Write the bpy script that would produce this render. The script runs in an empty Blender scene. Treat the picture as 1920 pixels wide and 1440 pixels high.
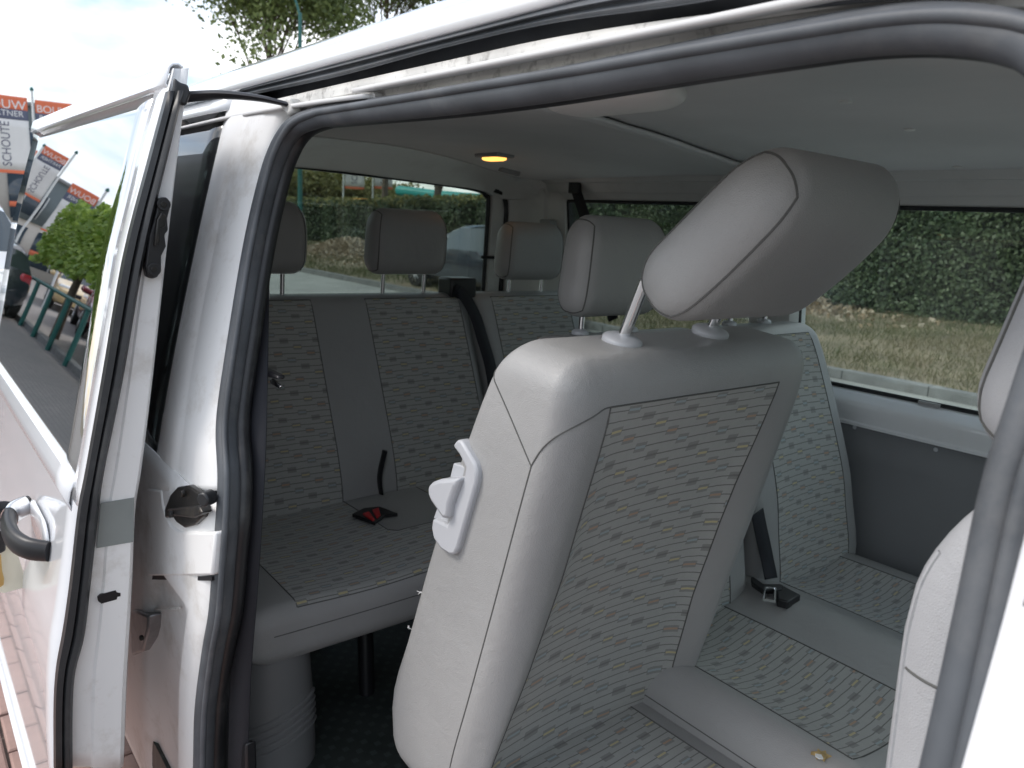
import bpy, math, random
import numpy as np
from mathutils import Matrix, Vector

SC = bpy.context.scene
COL = SC.collection
rnd = random.Random(7)
rng = np.random.default_rng(7)

# ------------------------------------------------------------------ camera
F_PX = 1442.0
CAM = np.array([0.0, -1.31, 1.60])
YAW, PITCH, ROLL = [math.radians(a) for a in (39.5, 11.75, 3.3)]
_fw = np.array([-math.cos(YAW)*math.cos(PITCH), math.sin(YAW)*math.cos(PITCH), -math.sin(PITCH)])
_ri = np.cross(_fw, [0, 0, 1]); _ri /= np.linalg.norm(_ri)
_up = np.cross(_ri, _fw)
RIGHT = math.cos(ROLL)*_ri + math.sin(ROLL)*_up
UP = -math.sin(ROLL)*_ri + math.cos(ROLL)*_up
cam_data = bpy.data.cameras.new('camera')
cam_data.sensor_width = 36.0
cam_data.lens = F_PX/1920*36
cam_data.clip_start = 0.02
cam_data.clip_end = 2000
cam_data.dof.use_dof = True
cam_data.dof.focus_distance = 1.15
cam_data.dof.aperture_fstop = 9.0
cam = bpy.data.objects.new('camera', cam_data)
COL.objects.link(cam)
m = Matrix([[RIGHT[i], UP[i], -_fw[i], CAM[i]] for i in range(3)] + [[0, 0, 0, 1]])
cam.matrix_world = m
SC.camera = cam

# ------------------------------------------------------------------ sky, sun, exposure
SUN_EL, SUN_AZ = math.radians(48), math.radians(-120)    # azimuth measured from +x towards +y
world = bpy.data.worlds.new('World')
SC.world = world
world.use_nodes = True
wn, wl = world.node_tree.nodes, world.node_tree.links
wn.clear()
w_out = wn.new('ShaderNodeOutputWorld')
w_bg = wn.new('ShaderNodeBackground')
w_sky = wn.new('ShaderNodeTexSky')
w_sky.sky_type = 'NISHITA'
w_sky.sun_disc = False
w_sky.sun_elevation = SUN_EL
w_sky.sun_rotation = math.radians(90) - SUN_AZ
w_sky.air_density = 1.0
w_sky.dust_density = 2.0
w_geo = wn.new('ShaderNodeTexCoord')
w_sep = wn.new('ShaderNodeSeparateXYZ')
wl.new(w_geo.outputs['Generated'], w_sep.inputs[0])
w_z = wn.new('ShaderNodeMath'); w_z.operation = 'ADD'; w_z.inputs[1].default_value = 0.22
wl.new(w_sep.outputs['Z'], w_z.inputs[0])
w_zm = wn.new('ShaderNodeMath'); w_zm.operation = 'MAXIMUM'; w_zm.inputs[1].default_value = 0.05
wl.new(w_z.outputs[0], w_zm.inputs[0])
w_div = wn.new('ShaderNodeVectorMath'); w_div.operation = 'DIVIDE'
w_cmb = wn.new('ShaderNodeCombineXYZ')
for i in range(3):
    wl.new(w_zm.outputs[0], w_cmb.inputs[i])
wl.new(w_geo.outputs['Generated'], w_div.inputs[0])
wl.new(w_cmb.outputs[0], w_div.inputs[1])
w_noise = wn.new('ShaderNodeTexNoise')
w_noise.inputs['Scale'].default_value = 1.5
w_noise.inputs['Detail'].default_value = 7
w_noise.inputs['Roughness'].default_value = 0.55
wl.new(w_div.outputs[0], w_noise.inputs['Vector'])
w_ramp = wn.new('ShaderNodeValToRGB')
w_ramp.color_ramp.elements[0].position = 0.38
w_ramp.color_ramp.elements[1].position = 0.60
wl.new(w_noise.outputs['Fac'], w_ramp.inputs[0])
w_n2 = wn.new('ShaderNodeTexNoise')
w_n2.inputs['Scale'].default_value = 2.6
w_n2.inputs['Detail'].default_value = 5
wl.new(w_div.outputs[0], w_n2.inputs['Vector'])
w_r2 = wn.new('ShaderNodeValToRGB')
w_r2.color_ramp.elements[0].position = 0.35
w_r2.color_ramp.elements[0].color = (4.9, 5.4, 6.1, 1)
w_r2.color_ramp.elements[1].position = 0.65
w_r2.color_ramp.elements[1].color = (8.4, 8.5, 8.6, 1)
wl.new(w_n2.outputs['Fac'], w_r2.inputs[0])
w_mix = wn.new('ShaderNodeMixRGB')
wl.new(w_ramp.outputs[0], w_mix.inputs[0])
wl.new(w_sky.outputs[0], w_mix.inputs[1])
wl.new(w_r2.outputs[0], w_mix.inputs[2])
wl.new(w_mix.outputs[0], w_bg.inputs[0])
w_bg.inputs[1].default_value = 0.13
wl.new(w_bg.outputs[0], w_out.inputs[0])

sun_data = bpy.data.lights.new('sun', 'SUN')
sun_data.energy = 1.0
sun_data.angle = math.radians(18)
sun_data.color = (1.0, 0.965, 0.92)
sun = bpy.data.objects.new('sun', sun_data)
COL.objects.link(sun)
sd = Vector((math.cos(SUN_EL)*math.cos(SUN_AZ), math.cos(SUN_EL)*math.sin(SUN_AZ), math.sin(SUN_EL)))
sun.rotation_euler = sd.to_track_quat('Z', 'Y').to_euler()
sun.location = (0, 0, 12)

SC.view_settings.view_transform = 'Standard'
SC.view_settings.look = 'None'
SC.view_settings.gamma = 1.0
SC.view_settings.use_curve_mapping = False
SC.view_settings.exposure = 0.80
SC.render.engine = 'CYCLES'
SC.cycles.use_denoising = True
SC.cycles.max_bounces = 10
SC.cycles.diffuse_bounces = 5
SC.cycles.transparent_max_bounces = 16
SC.cycles.sample_clamp_indirect = 8.0


# ------------------------------------------------------------------ pixel helpers (photo pixel -> direction -> named surface)
def ray(px, py):
    return _fw + (px-960)/F_PX*RIGHT - (py-720)/F_PX*UP

def hit(px, py, axis, val):
    d = ray(px, py)
    a = 'xyz'.index(axis)
    return CAM + d*((val-CAM[a])/d[a])

def sec(z):
    """outer half width of the van at height z"""
    return float(np.interp(z, [0, .3, .6, .9, 1.1, 1.2, 1.7, 1.8, 1.84], [.90, .93, .945, .95, .94, .925, .795, .76, .735]))

def on_surface(px, py, yfun):
    """first point along the pixel's ray that reaches y = yfun(z)"""
    d = ray(px, py)
    g = lambda t: (CAM+d*t)[1]-yfun((CAM+d*t)[2])
    t0 = .05
    for i in range(2000):
        t1 = t0*1.01
        if g(t1) >= 0:
            break
        t0 = t1
    for _ in range(40):
        tm = (t0+t1)/2
        if g(tm) >= 0: t1 = tm
        else: t0 = tm
    return CAM+d*t1

def side(px, py, off=0.0):
    """a point on the right body side, off metres further inward"""
    return on_surface(px, py, lambda z: -sec(z)+off)

# ------------------------------------------------------------------ materials
class NT:
    def __init__(self, name):
        self.mat = bpy.data.materials.new(name)
        self.mat.use_nodes = True
        self.n = self.mat.node_tree.nodes
        self.l = self.mat.node_tree.links
        self.bsdf = self.n['Principled BSDF']
        self.out = self.n['Material Output']
    def new(self, t, **kw):
        nd = self.n.new(t)
        for k, v in kw.items():
            setattr(nd, k, v)
        return nd
    def put(self, sock, v):
        if hasattr(v, 'is_linked') or hasattr(v, 'links'):
            self.l.new(v, sock)
        else:
            sock.default_value = v
    def math(self, op, a, b=0.0, c=0.0):
        nd = self.new('ShaderNodeMath', operation=op)
        self.put(nd.inputs[0], a); self.put(nd.inputs[1], b); self.put(nd.inputs[2], c)
        return nd.outputs[0]
    def mix(self, fac, a, b, mode='MIX'):
        nd = self.new('ShaderNodeMixRGB', blend_type=mode)
        self.put(nd.inputs[0], fac)
        self.put(nd.inputs[1], a if not isinstance(a, tuple) else (*a, 1)[:4])
        self.put(nd.inputs[2], b if not isinstance(b, tuple) else (*b, 1)[:4])
        return nd.outputs[0]
    def noise(self, scale, detail=3, rough=.5, coord='Object', dist=0.0):
        tc = self.new('ShaderNodeTexCoord')
        nz = self.new('ShaderNodeTexNoise')
        nz.inputs['Scale'].default_value = scale
        nz.inputs['Detail'].default_value = detail
        nz.inputs['Roughness'].default_value = rough
        nz.inputs['Distortion'].default_value = dist
        self.l.new(tc.outputs[coord], nz.inputs['Vector'])
        return nz.outputs['Fac']
    def ramp(self, fac, p0, p1):
        nd = self.new('ShaderNodeMapRange')
        nd.inputs['From Min'].default_value = p0
        nd.inputs['From Max'].default_value = p1
        self.l.new(fac, nd.inputs['Value'])
        return nd.outputs[0]
    def bump(self, height, strength, dist=.001):
        b = self.new('ShaderNodeBump')
        b.inputs['Strength'].default_value = strength
        b.inputs['Distance'].default_value = dist
        self.l.new(height, b.inputs['Height'])
        self.l.new(b.outputs[0], self.bsdf.inputs['Normal'])

def pbr(name, col, rough=.5, metal=0.0, coat=0.0, spec=.5, var=0.0, vscale=8.0, bump=0.0, bscale=60.0, dirt=None, dirt_amt=0.0, dscale=6.0):
    t = NT(name)
    t.bsdf.inputs['Roughness'].default_value = rough
    t.bsdf.inputs['Metallic'].default_value = metal
    t.bsdf.inputs['Coat Weight'].default_value = coat
    t.bsdf.inputs['Coat Roughness'].default_value = .05
    t.bsdf.inputs['Specular IOR Level'].default_value = spec
    c = (*col, 1)
    src = None
    if var:
        f = t.noise(vscale, 5)
        src = t.mix(t.ramp(f, .3, .7), tuple(x*(1-var) for x in col), tuple(min(1, x*(1+var)) for x in col))
    if dirt:
        f = t.ramp(t.noise(dscale, 8, .7), .52, .72)
        f = t.math('MULTIPLY', f, dirt_amt)
        src = t.mix(f, src if src is not None else col, dirt)
    if src is not None:
        t.l.new(src, t.bsdf.inputs['Base Color'])
    else:
        t.bsdf.inputs['Base Color'].default_value = c
    if bump:
        t.bump(t.noise(bscale, 4), bump)
    return t.mat

def vinyl_mat(name, col, rough=.42, grain=.45):
    t = NT(name)
    f = t.noise(3.5, 5)
    c = t.mix(t.ramp(f, .35, .7), tuple(x*.93 for x in col), tuple(x*1.05 for x in col))
    sc = t.ramp(t.noise(14, 7, .75), .60, .80)
    c = t.mix(t.math('MULTIPLY', sc, .25), c, tuple(x*.72 for x in col))
    t.l.new(c, t.bsdf.inputs['Base Color'])
    t.put(t.bsdf.inputs['Roughness'], t.math('ADD', t.math('MULTIPLY', f, .18), rough-.09))
    tc = t.new('ShaderNodeTexCoord')
    vo = t.new('ShaderNodeTexVoronoi', feature='DISTANCE_TO_EDGE')
    vo.inputs['Scale'].default_value = 430
    t.l.new(tc.outputs['Object'], vo.inputs['Vector'])
    h = t.math('ADD', t.math('MULTIPLY', vo.outputs['Distance'], 1.0), t.math('ADD', t.math('MULTIPLY', t.noise(26, 5, .6, dist=.8), 2.6), t.math('MULTIPLY', t.noise(7, 3), 5.0)))
    t.bump(h, grain, .0013)
    return t.mat

def fabric_mat(name, base, dark, line):
    t = NT(name)
    uvn = t.new('ShaderNodeUVMap')
    sp = t.new('ShaderNodeSeparateXYZ')
    t.l.new(uvn.outputs[0], sp.inputs[0])
    wob = t.noise(16, 3, .6)
    U = sp.outputs[0]
    V = t.math('ADD', sp.outputs[1], t.math('MULTIPLY', t.math('SUBTRACT', wob, .5), .0045))
    s, p = .0178, .094
    k = t.math('FLOOR', t.math('DIVIDE', V, s))
    fv = t.math('ABSOLUTE', t.math('SUBTRACT', t.math('FRACT', t.math('DIVIDE', V, s)), .5))
    sh = t.math('FRACT', t.math('MULTIPLY', k, .381))
    fu = t.math('ABSOLUTE', t.math('SUBTRACT', t.math('FRACT', t.math('ADD', t.math('DIVIDE', U, p), sh)), .5))
    ln = t.math('LESS_THAN', fv, .058)
    mw = t.math('LESS_THAN', fu, .13)
    mh = t.math('LESS_THAN', fv, .40)
    blk = t.math('MULTIPLY', mw, mh)
    ctr = t.math('MULTIPLY', t.math('LESS_THAN', fu, .115), t.math('LESS_THAN', fv, .115))
    k4 = t.math('FLOORED_MODULO', k, 4.0)
    is0 = t.math('COMPARE', k4, 0.0, .1)
    is1 = t.math('COMPARE', k4, 1.0, .1)
    is2 = t.math('COMPARE', k4, 2.0, .1)
    # weave: two fine diagonal waves
    w1 = t.math('SINE', t.math('MULTIPLY', t.math('ADD', U, t.math('MULTIPLY', V, .6)), 2600.0))
    w2 = t.math('SINE', t.math('MULTIPLY', t.math('SUBTRACT', V, t.math('MULTIPLY', U, .5)), 3000.0))
    wv = t.math('MULTIPLY', t.math('ADD', t.math('MULTIPLY', w1, w2), 1.0), .5)
    nz = t.noise(60, 4, .7)
    b = t.mix(wv, tuple(x*.80 for x in base), tuple(x*1.16 for x in base))
    b = t.mix(t.math('MULTIPLY', t.ramp(nz, .35, .7), .3), b, tuple(x*.78 for x in base))
    c = t.mix(t.math('MULTIPLY', ln, .8), b, line)
    c = t.mix(t.math('MULTIPLY', blk, .62), c, dark)
    cc = t.mix(is0, dark, (.36, .44, .46))
    cc = t.mix(is1, cc, (.50, .33, .22))
    cc = t.mix(is2, cc, (.60, .52, .28))
    c = t.mix(t.math('MULTIPLY', ctr, .75), c, cc)
    t.l.new(c, t.bsdf.inputs['Base Color'])
    t.bsdf.inputs['Roughness'].default_value = .92
    t.bsdf.inputs['Sheen Weight'].default_value = .15
    t.bsdf.inputs['Specular IOR Level'].default_value = .15
    t.bump(t.math('ADD', wv, t.math('MULTIPLY', nz, .6)), .35, .0006)
    return t.mat

def glass_mat(name, tint, f0=.05, rough=.0, veil=0.0):
    """thin pane: tinted transparency, with a mirror reflection growing towards grazing angles"""
    t = NT(name)
    t.n.remove(t.bsdf)
    g = t.new('ShaderNodeNewGeometry')
    dt = t.new('ShaderNodeVectorMath', operation='DOT_PRODUCT')
    t.l.new(g.outputs['Normal'], dt.inputs[0]); t.l.new(g.outputs['Incoming'], dt.inputs[1])
    ca = t.math('ABSOLUTE', dt.outputs['Value'])
    fr = t.math('POWER', t.math('SUBTRACT', 1.0, ca), 5.0)
    fr = t.math('ADD', f0, t.math('MULTIPLY', fr, 1-f0))
    tr = t.new('ShaderNodeBsdfTransparent'); tr.inputs[0].default_value = (*tint, 1)
    gl = t.new('ShaderNodeBsdfGlossy'); gl.inputs['Roughness'].default_value = rough; gl.inputs['Color'].default_value = (1, 1, 1, 1)
    mx = t.new('ShaderNodeMixShader')
    t.l.new(fr, mx.inputs[0]); t.l.new(tr.outputs[0], mx.inputs[1]); t.l.new(gl.outputs[0], mx.inputs[2])
    res = mx.outputs[0]
    if veil:                                        # haze painted into the pane as a faint pale film
        df = t.new('ShaderNodeBsdfDiffuse'); df.inputs[0].default_value = (.6, .62, .6, 1)
        m2 = t.new('ShaderNodeMixShader'); 
        t.put(m2.inputs[0], t.math('MULTIPLY', t.ramp(t.noise(5, 6, .7), .2, .8), veil))
        t.l.new(res, m2.inputs[1]); t.l.new(df.outputs[0], m2.inputs[2])
        res = m2.outputs[0]
    t.l.new(res, t.out.inputs['Surface'])
    return t.mat

def leaf_mat(name, c1, c2, c3=None, trans=.35):
    t = NT(name)
    g = t.new('ShaderNodeNewGeometry')
    c = t.mix(g.outputs['Random Per Island'], c1, c2)
    if c3:
        f = t.ramp(t.noise(.35, 3), .45, .65)
        c = t.mix(t.math('MULTIPLY', f, .7), c, c3)
    t.l.new(c, t.bsdf.inputs['Base Color'])
    t.bsdf.inputs['Roughness'].default_value = .5
    tl = t.new('ShaderNodeBsdfTranslucent')
    t.l.new(c, tl.inputs[0])
    mx = t.new('ShaderNodeMixShader'); mx.inputs[0].default_value = trans
    t.l.new(t.bsdf.outputs[0], mx.inputs[1]); t.l.new(tl.outputs[0], mx.inputs[2])
    t.l.new(mx.outputs[0], t.out.inputs['Surface'])
    return t.mat

def floor_mat():
    t = NT('rubber_floor')
    tc = t.new('ShaderNodeTexCoord')
    sp = t.new('ShaderNodeSeparateXYZ'); t.l.new(tc.outputs['Object'], sp.inputs[0])
    a = t.math('ADD', sp.outputs[0], sp.outputs[1]); b = t.math('SUBTRACT', sp.outputs[0], sp.outputs[1])
    fa = t.math('ABSOLUTE', t.math('SUBTRACT', t.math('FRACT', t.math('MULTIPLY', a, 22.0)), .5))
    fb = t.math('ABSOLUTE', t.math('SUBTRACT', t.math('FRACT', t.math('MULTIPLY', b, 22.0)), .5))
    d = t.math('LESS_THAN', t.math('ADD', fa, fb), .30)
    nz = t.ramp(t.noise(9, 6, .7), .3, .75)
    c = t.mix(nz, (.022, .028, .026), (.045, .052, .048))
    c = t.mix(t.math('MULTIPLY', d, .5), c, (.075, .095, .088))
    t.l.new(c, t.bsdf.inputs['Base Color'])
    t.bsdf.inputs['Roughness'].default_value = .45
    t.bump(d, .6, .002)
    return t.mat

def brick_ground_mat(name, c1, c2, scale=5.0):
    t = NT(name)
    tc = t.new('ShaderNodeTexCoord')
    br = t.new('ShaderNodeTexBrick')
    br.inputs['Scale'].default_value = scale
    br.inputs['Color1'].default_value = (*c1, 1); br.inputs['Color2'].default_value = (*c2, 1)
    br.inputs['Mortar'].default_value = (.09, .085, .08, 1)
    br.inputs['Mortar Size'].default_value = .012
    t.l.new(tc.outputs['Object'], br.inputs['Vector'])
    f = t.ramp(t.noise(.6, 7, .7), .3, .7)
    c = t.mix(f, br.outputs['Color'], (.20, .19, .18))
    t.l.new(c, t.bsdf.inputs['Base Color'])
    t.bsdf.inputs['Roughness'].default_value = .85
    t.bump(br.outputs['Fac'], .3, .003)
    return t.mat

def emit_mat(name, col, st):
    t = NT(name)
    t.bsdf.inputs['Base Color'].default_value = (*col, 1)
    t.bsdf.inputs['Emission Color'].default_value = (*col, 1)
    t.bsdf.inputs['Emission Strength'].default_value = st
    return t.mat

M = dict(
    white=pbr('white_paint', (.80, .81, .83), .22, coat=1.0, dirt=(.50, .47, .42), dirt_amt=.10, dscale=5),
    jamb=pbr('door_jamb_paint', (.83, .825, .81), .42, coat=.0, dirt=(.42, .37, .30), dirt_amt=.5, dscale=9),
    grime=pbr('grimy_channel_paint', (.60, .59, .56), .6, var=.22, vscale=9, dirt=(.13, .12, .11), dirt_amt=.9, dscale=42, bump=.3, bscale=90),
    rubber=pbr('dusty_rubber', (.080, .088, .098), .55, var=.25, vscale=12, dirt=(.16, .16, .16), dirt_amt=.5, dscale=10, bump=.15, bscale=150),
    rubber_dark=pbr('black_rubber', (.016, .017, .019), .40, dirt=(.09, .09, .09), dirt_amt=.3, dscale=14),
    vinyl=vinyl_mat('grey_vinyl', (.335, .333, .328)),
    vinyl_skylit=vinyl_mat('skylit_grey_vinyl', (.42, .425, .44)),  # lit copy of the grey vinyl: sky light put into its colour
    fabric=fabric_mat('woven_seat_fabric', (.395, .395, .378), (.195, .194, .185), (.135, .134, .127)),
    seam=pbr('seam_thread', (.10, .10, .095), .8),
    liner=pbr('headliner_board', (.68, .68, .675), .85, var=.09, vscale=2.2, bump=.15, bscale=300),
    trim=pbr('pale_trim', (.62, .625, .61), .40, dirt=(.40, .38, .35), dirt_amt=.3, dscale=6),
    trim_mid=pbr('mid_grey_trim', (.30, .30, .30), .5),
    panel=pbr('charcoal_board', (.19, .195, .205), .75, var=.06, vscale=4, bump=.15, bscale=220),
    plastic=pbr('grey_plastic', (.46, .47, .49), .38, bump=.05, bscale=300),
    plastic_white=pbr('white_plastic', (.72, .72, .70), .4),
    black=pbr('black_plastic', (.012, .012, .014), .38),
    blackm=pbr('greasy_black_metal', (.022, .021, .020), .32, metal=.4, dirt=(.10, .08, .06), dirt_amt=.7, dscale=30),
    webbing=pbr('seat_belt_webbing', (.012, .013, .018), .75, bump=.4, bscale=900),
    chrome=pbr('chrome', (.86, .87, .88), .10, metal=1.0),
    steel=pbr('cast_metal', (.30, .31, .32), .42, metal=.8, var=.2, vscale=30),
    red=pbr('red_plastic', (.50, .02, .025), .4),
    glass=glass_mat('window_glass', (.90, .95, .92), .04, veil=.04),
    dglass=glass_mat('tinted_door_glass', (.28, .31, .30), .60),
    tglass=glass_mat('tinted_rear_glass', (.66, .71, .68), .045, veil=.05),
    ped=pbr('dark_grey_trim', (.17, .17, .17), .5),
    qglass=glass_mat('dark_quarter_glass', (.18, .20, .20), .10),
    floor=floor_mat(),
    brass=pbr('brass', (.55, .40, .16), .3, metal=1.0),
    paper=pbr('paper_tag', (.72, .68, .55), .8),
    foam=pbr('exposed_foam', (.50, .36, .16), .9, var=.3, vscale=80),
    fray=pbr('frayed_thread', (.80, .80, .78), .8),
    sticker=pbr('grey_sticker', (.235, .255, .245), .55, var=.05, vscale=20),
    amber=emit_mat('lit_lamp_lens', (1.0, .46, .10), 1.3),
    asphalt=pbr('asphalt', (.29, .295, .28), .85, var=.18, vscale=1.2, bump=.4, bscale=60),
    paved=brick_ground_mat('grey_street_pavers', (.30, .275, .255), (.25, .23, .215)),
    pink=pbr('pink_clay_brick', (.36, .235, .20), .85, var=.22, vscale=7, dirt=(.22, .17, .15), dirt_amt=.5, dscale=12, bump=.4, bscale=70),
    sand=pbr('joint_sand', (.17, .14, .12), .95, var=.2, vscale=20),
    soil=pbr('bare_soil', (.18, .15, .10), .95, var=.3, vscale=1.5, dirt=(.13, .14, .07), dirt_amt=.7, dscale=1.2),
    kerb=pbr('kerb_concrete', (.16, .165, .165), .9, var=.2, vscale=6, dirt=(.12, .12, .11), dirt_amt=.6, dscale=5),
    bark=pbr('bark', (.14, .11, .085), .9, var=.35, vscale=9, bump=.5, bscale=25),
    hedge=leaf_mat('hedge_leaf', (.030, .062, .028), (.11, .155, .075), (.12, .15, .07)),
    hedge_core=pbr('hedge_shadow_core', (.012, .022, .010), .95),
    grass=leaf_mat('verge_grass', (.05, .085, .025), (.15, .15, .065), (.20, .16, .095), .3),
    dry=leaf_mat('dry_leaves', (.30, .22, .13), (.40, .34, .26), None, .2),
    tree=leaf_mat('tree_leaf', (.09, .13, .04), (.22, .27, .09), None, .4),
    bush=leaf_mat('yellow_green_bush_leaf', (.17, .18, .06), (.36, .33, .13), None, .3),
    lime=leaf_mat('pleached_lime_leaf', (.15, .26, .04), (.36, .48, .10), None, .4),
    green=pbr('dark_green_paint', (.02, .13, .115), .4),
    orange=pbr('orange_cloth', (.80, .20, .10), .8),
    slate=pbr('slate_cloth', (.13, .14, .20), .8),
    wcloth=pbr('white_cloth', (.78, .75, .72), .8, var=.04, vscale=4),
    letter=pbr('dark_lettering', (.10, .10, .15), .8),
    wletter=pbr('white_lettering', (.85, .82, .80), .8),
    pole=pbr('white_pole', (.72, .73, .72), .5),
    facade=pbr('grey_cladding', (.16, .19, .195), .6, var=.06, vscale=.6),
    beige=pbr('beige_render', (.56, .51, .45), .9, var=.05, vscale=.8),
    bwin=pbr('facade_window', (.05, .07, .09), .08),
    teal=pbr('teal_paint', (.03, .42, .38), .45),
    c_dark=pbr('dark_car_paint', (.012, .018, .028), .25, coat=1.0),
    c_white=pbr('white_car_paint', (.75, .75, .73), .25, coat=1.0),
    c_red=pbr('maroon_car_paint', (.20, .018, .03), .25, coat=1.0),
    c_sand=pbr('sand_car_paint', (.62, .45, .22), .3, coat=1.0),
    carglass=pbr('car_window', (.03, .045, .05), .04, coat=1.0),
    tyre=pbr('tyre_rubber', (.02, .02, .02), .8),
    rim=pbr('alloy_rim', (.5, .5, .5), .3, metal=.9),
    lamp=pbr('headlamp_lens', (.8, .82, .82), .08, coat=1.0),
    tail=pbr('tail_lamp_lens', (.55, .02, .04), .15, coat=1.0),
)

# ------------------------------------------------------------------ object helpers
PLOC = {}
def tag(o, label=None, cat=None, group=None, kind=None):
    if label: o['label'] = label
    if cat: o['category'] = cat
    if group: o['group'] = group
    if kind: o['kind'] = kind
    return o

def thing(name, label, cat, loc=(0, 0, 0), group=None):
    o = bpy.data.objects.new(name, None)
    o.empty_display_size = .1
    COL.objects.link(o)
    o.location = loc
    PLOC[o] = Vector(loc)
    return tag(o, label, cat, group)

def link(name, me, mat, parent=None, smooth=True):
    if mat is not None:
        me.materials.append(mat)
    if smooth:
        me.shade_smooth()
    o = bpy.data.objects.new(name, me)
    COL.objects.link(o)
    if parent is not None:
        o.parent = parent
        o.matrix_parent_inverse = Matrix.Translation(-PLOC[parent])
    PLOC[o] = Vector((0, 0, 0))
    return o

def part(name, verts, faces, mat, parent=None, smooth=True, uv=None, solid=0.0, bevel=0.0, off=-1.0, sub=0, split=None):
    me = bpy.data.meshes.new(name)
    me.from_pydata([tuple(map(float, v)) for v in verts], [], [tuple(f) for f in faces])
    if uv is not None:
        lay = me.uv_layers.new(name='UVMap')
        idx = np.zeros(len(me.loops), dtype=np.int32)
        me.loops.foreach_get('vertex_index', idx)
        lay.data.foreach_set('uv', np.asarray(uv, dtype=np.float32)[idx].ravel())
    o = link(name, me, mat, parent, smooth)
    if sub:
        s = o.modifiers.new('sub', 'SUBSURF'); s.levels = s.render_levels = sub
    if solid:
        s = o.modifiers.new('solid', 'SOLIDIFY'); s.thickness = solid; s.offset = off
    if bevel:
        b = o.modifiers.new('bevel', 'BEVEL'); b.width = bevel; b.segments = 2; b.limit_method = 'ANGLE'
        b.angle_limit = math.radians(35)
    if smooth and (solid or bevel or split):
        try:
            me.set_sharp_from_angle(angle=math.radians(split or 40))
        except Exception:
            pass
    return o

def children_of(o):
    return [c for c in bpy.data.objects if c.parent == o]

def copy_tree(o, parent=None):
    kids = children_of(o)
    c = o.copy()
    COL.objects.link(c)
    c.parent = parent
    PLOC[c] = PLOC.get(o, Vector((0, 0, 0)))
    for k in kids:
        copy_tree(k, c)
    return c

def grid(rows, close_u=False, close_v=False):
    nr, nc = len(rows), len(rows[0])
    verts = [p for r in rows for p in r]
    faces = []
    for i in range(nr if close_v else nr-1):
        for j in range(nc if close_u else nc-1):
            a = i*nc+j; b = i*nc+(j+1) % nc
            c = ((i+1) % nr)*nc+(j+1) % nc; d = ((i+1) % nr)*nc+j
            faces.append((a, b, c, d))
    return verts, faces

def resample(pts, n):
    pts = np.asarray(pts, float)
    d = np.r_[0, np.cumsum(np.linalg.norm(np.diff(pts, axis=0), axis=1))]
    t = np.linspace(0, d[-1], n)
    return np.array([[np.interp(x, d, pts[:, k]) for k in range(pts.shape[1])] for x in t])

def smooth_path(pts, n):
    """Catmull-Rom through the points, n samples"""
    P = np.asarray(pts, float)
    P = np.vstack([2*P[0]-P[1], P, 2*P[-1]-P[-2]])
    out = []
    m_ = len(P)-3
    for i in range(n):
        t = i/(n-1)*m_
        k = min(int(t), m_-1); t -= k
        a, b, c, d = P[k:k+4]
        out.append(.5*((2*b)+(-a+c)*t+(2*a-5*b+4*c-d)*t*t+(-a+3*b-3*c+d)*t**3))
    return np.array(out)

def loft(name, lines, mat, parent, n=24, solid=0.0, smooth=True, off=-1.0, curve=True, **kw):
    f = smooth_path if curve else resample
    rows = [f(l, n) for l in lines]
    v, fc = grid([list(map(tuple, r)) for r in rows])
    return part(name, v, fc, mat, parent, smooth, solid=solid, off=off, **kw)

def tube_data(path, r, n=8, sx=1.0, sy=1.0, closed=False, up=None, cap=True):
    P = np.asarray(path, float)
    m_ = len(P)
    T = np.gradient(P, axis=0)
    if closed:
        T = np.roll(P, -1, 0)-np.roll(P, 1, 0)
    T /= np.linalg.norm(T, axis=1)[:, None]+1e-12
    u = np.array(up if up is not None else ([0, 0, 1] if abs(T[0][2]) < .9 else [1, 0, 0]), float)
    rows = []
    for i in range(m_):
        if up is not None:
            u = np.array(up, float)
        u = u-T[i]*(u@T[i]); u /= np.linalg.norm(u)+1e-12
        w = np.cross(T[i], u)
        ri = r[i] if hasattr(r, '__len__') else r
        rows.append([tuple(P[i]+ri*(sx*math.cos(a)*w+sy*math.sin(a)*u)) for a in np.linspace(0, 2*math.pi, n, endpoint=False)])
    v, f = grid(rows, close_u=True, close_v=closed)
    if cap and not closed:
        f.append(tuple(range(n))[::-1]); f.append(tuple(range((m_-1)*n, m_*n)))
    return v, f

def tube(name, path, r, mat, parent, n=8, **kw):
    v, f = tube_data(path, r, n, **kw)
    return part(name, v, f, mat, parent, True, split=50)

def merge(lst):
    V, F_ = [], []
    for v, f in lst:
        o = len(V)
        V += list(v); F_ += [tuple(i+o for i in q) for q in f]
    return V, F_

def box_data(lo, hi):
    (a, b, c), (d, e, f) = lo, hi
    v = [(a, b, c), (d, b, c), (d, e, c), (a, e, c), (a, b, f), (d, b, f), (d, e, f), (a, e, f)]
    return v, [(0, 3, 2, 1), (4, 5, 6, 7), (0, 1, 5, 4), (1, 2, 6, 5), (2, 3, 7, 6), (3, 0, 4, 7)]

def box(name, lo, hi, mat, parent=None, bevel=.004, smooth=True):
    v, f = box_data(lo, hi)
    return part(name, v, f, mat, parent, smooth, bevel=bevel)

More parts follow.
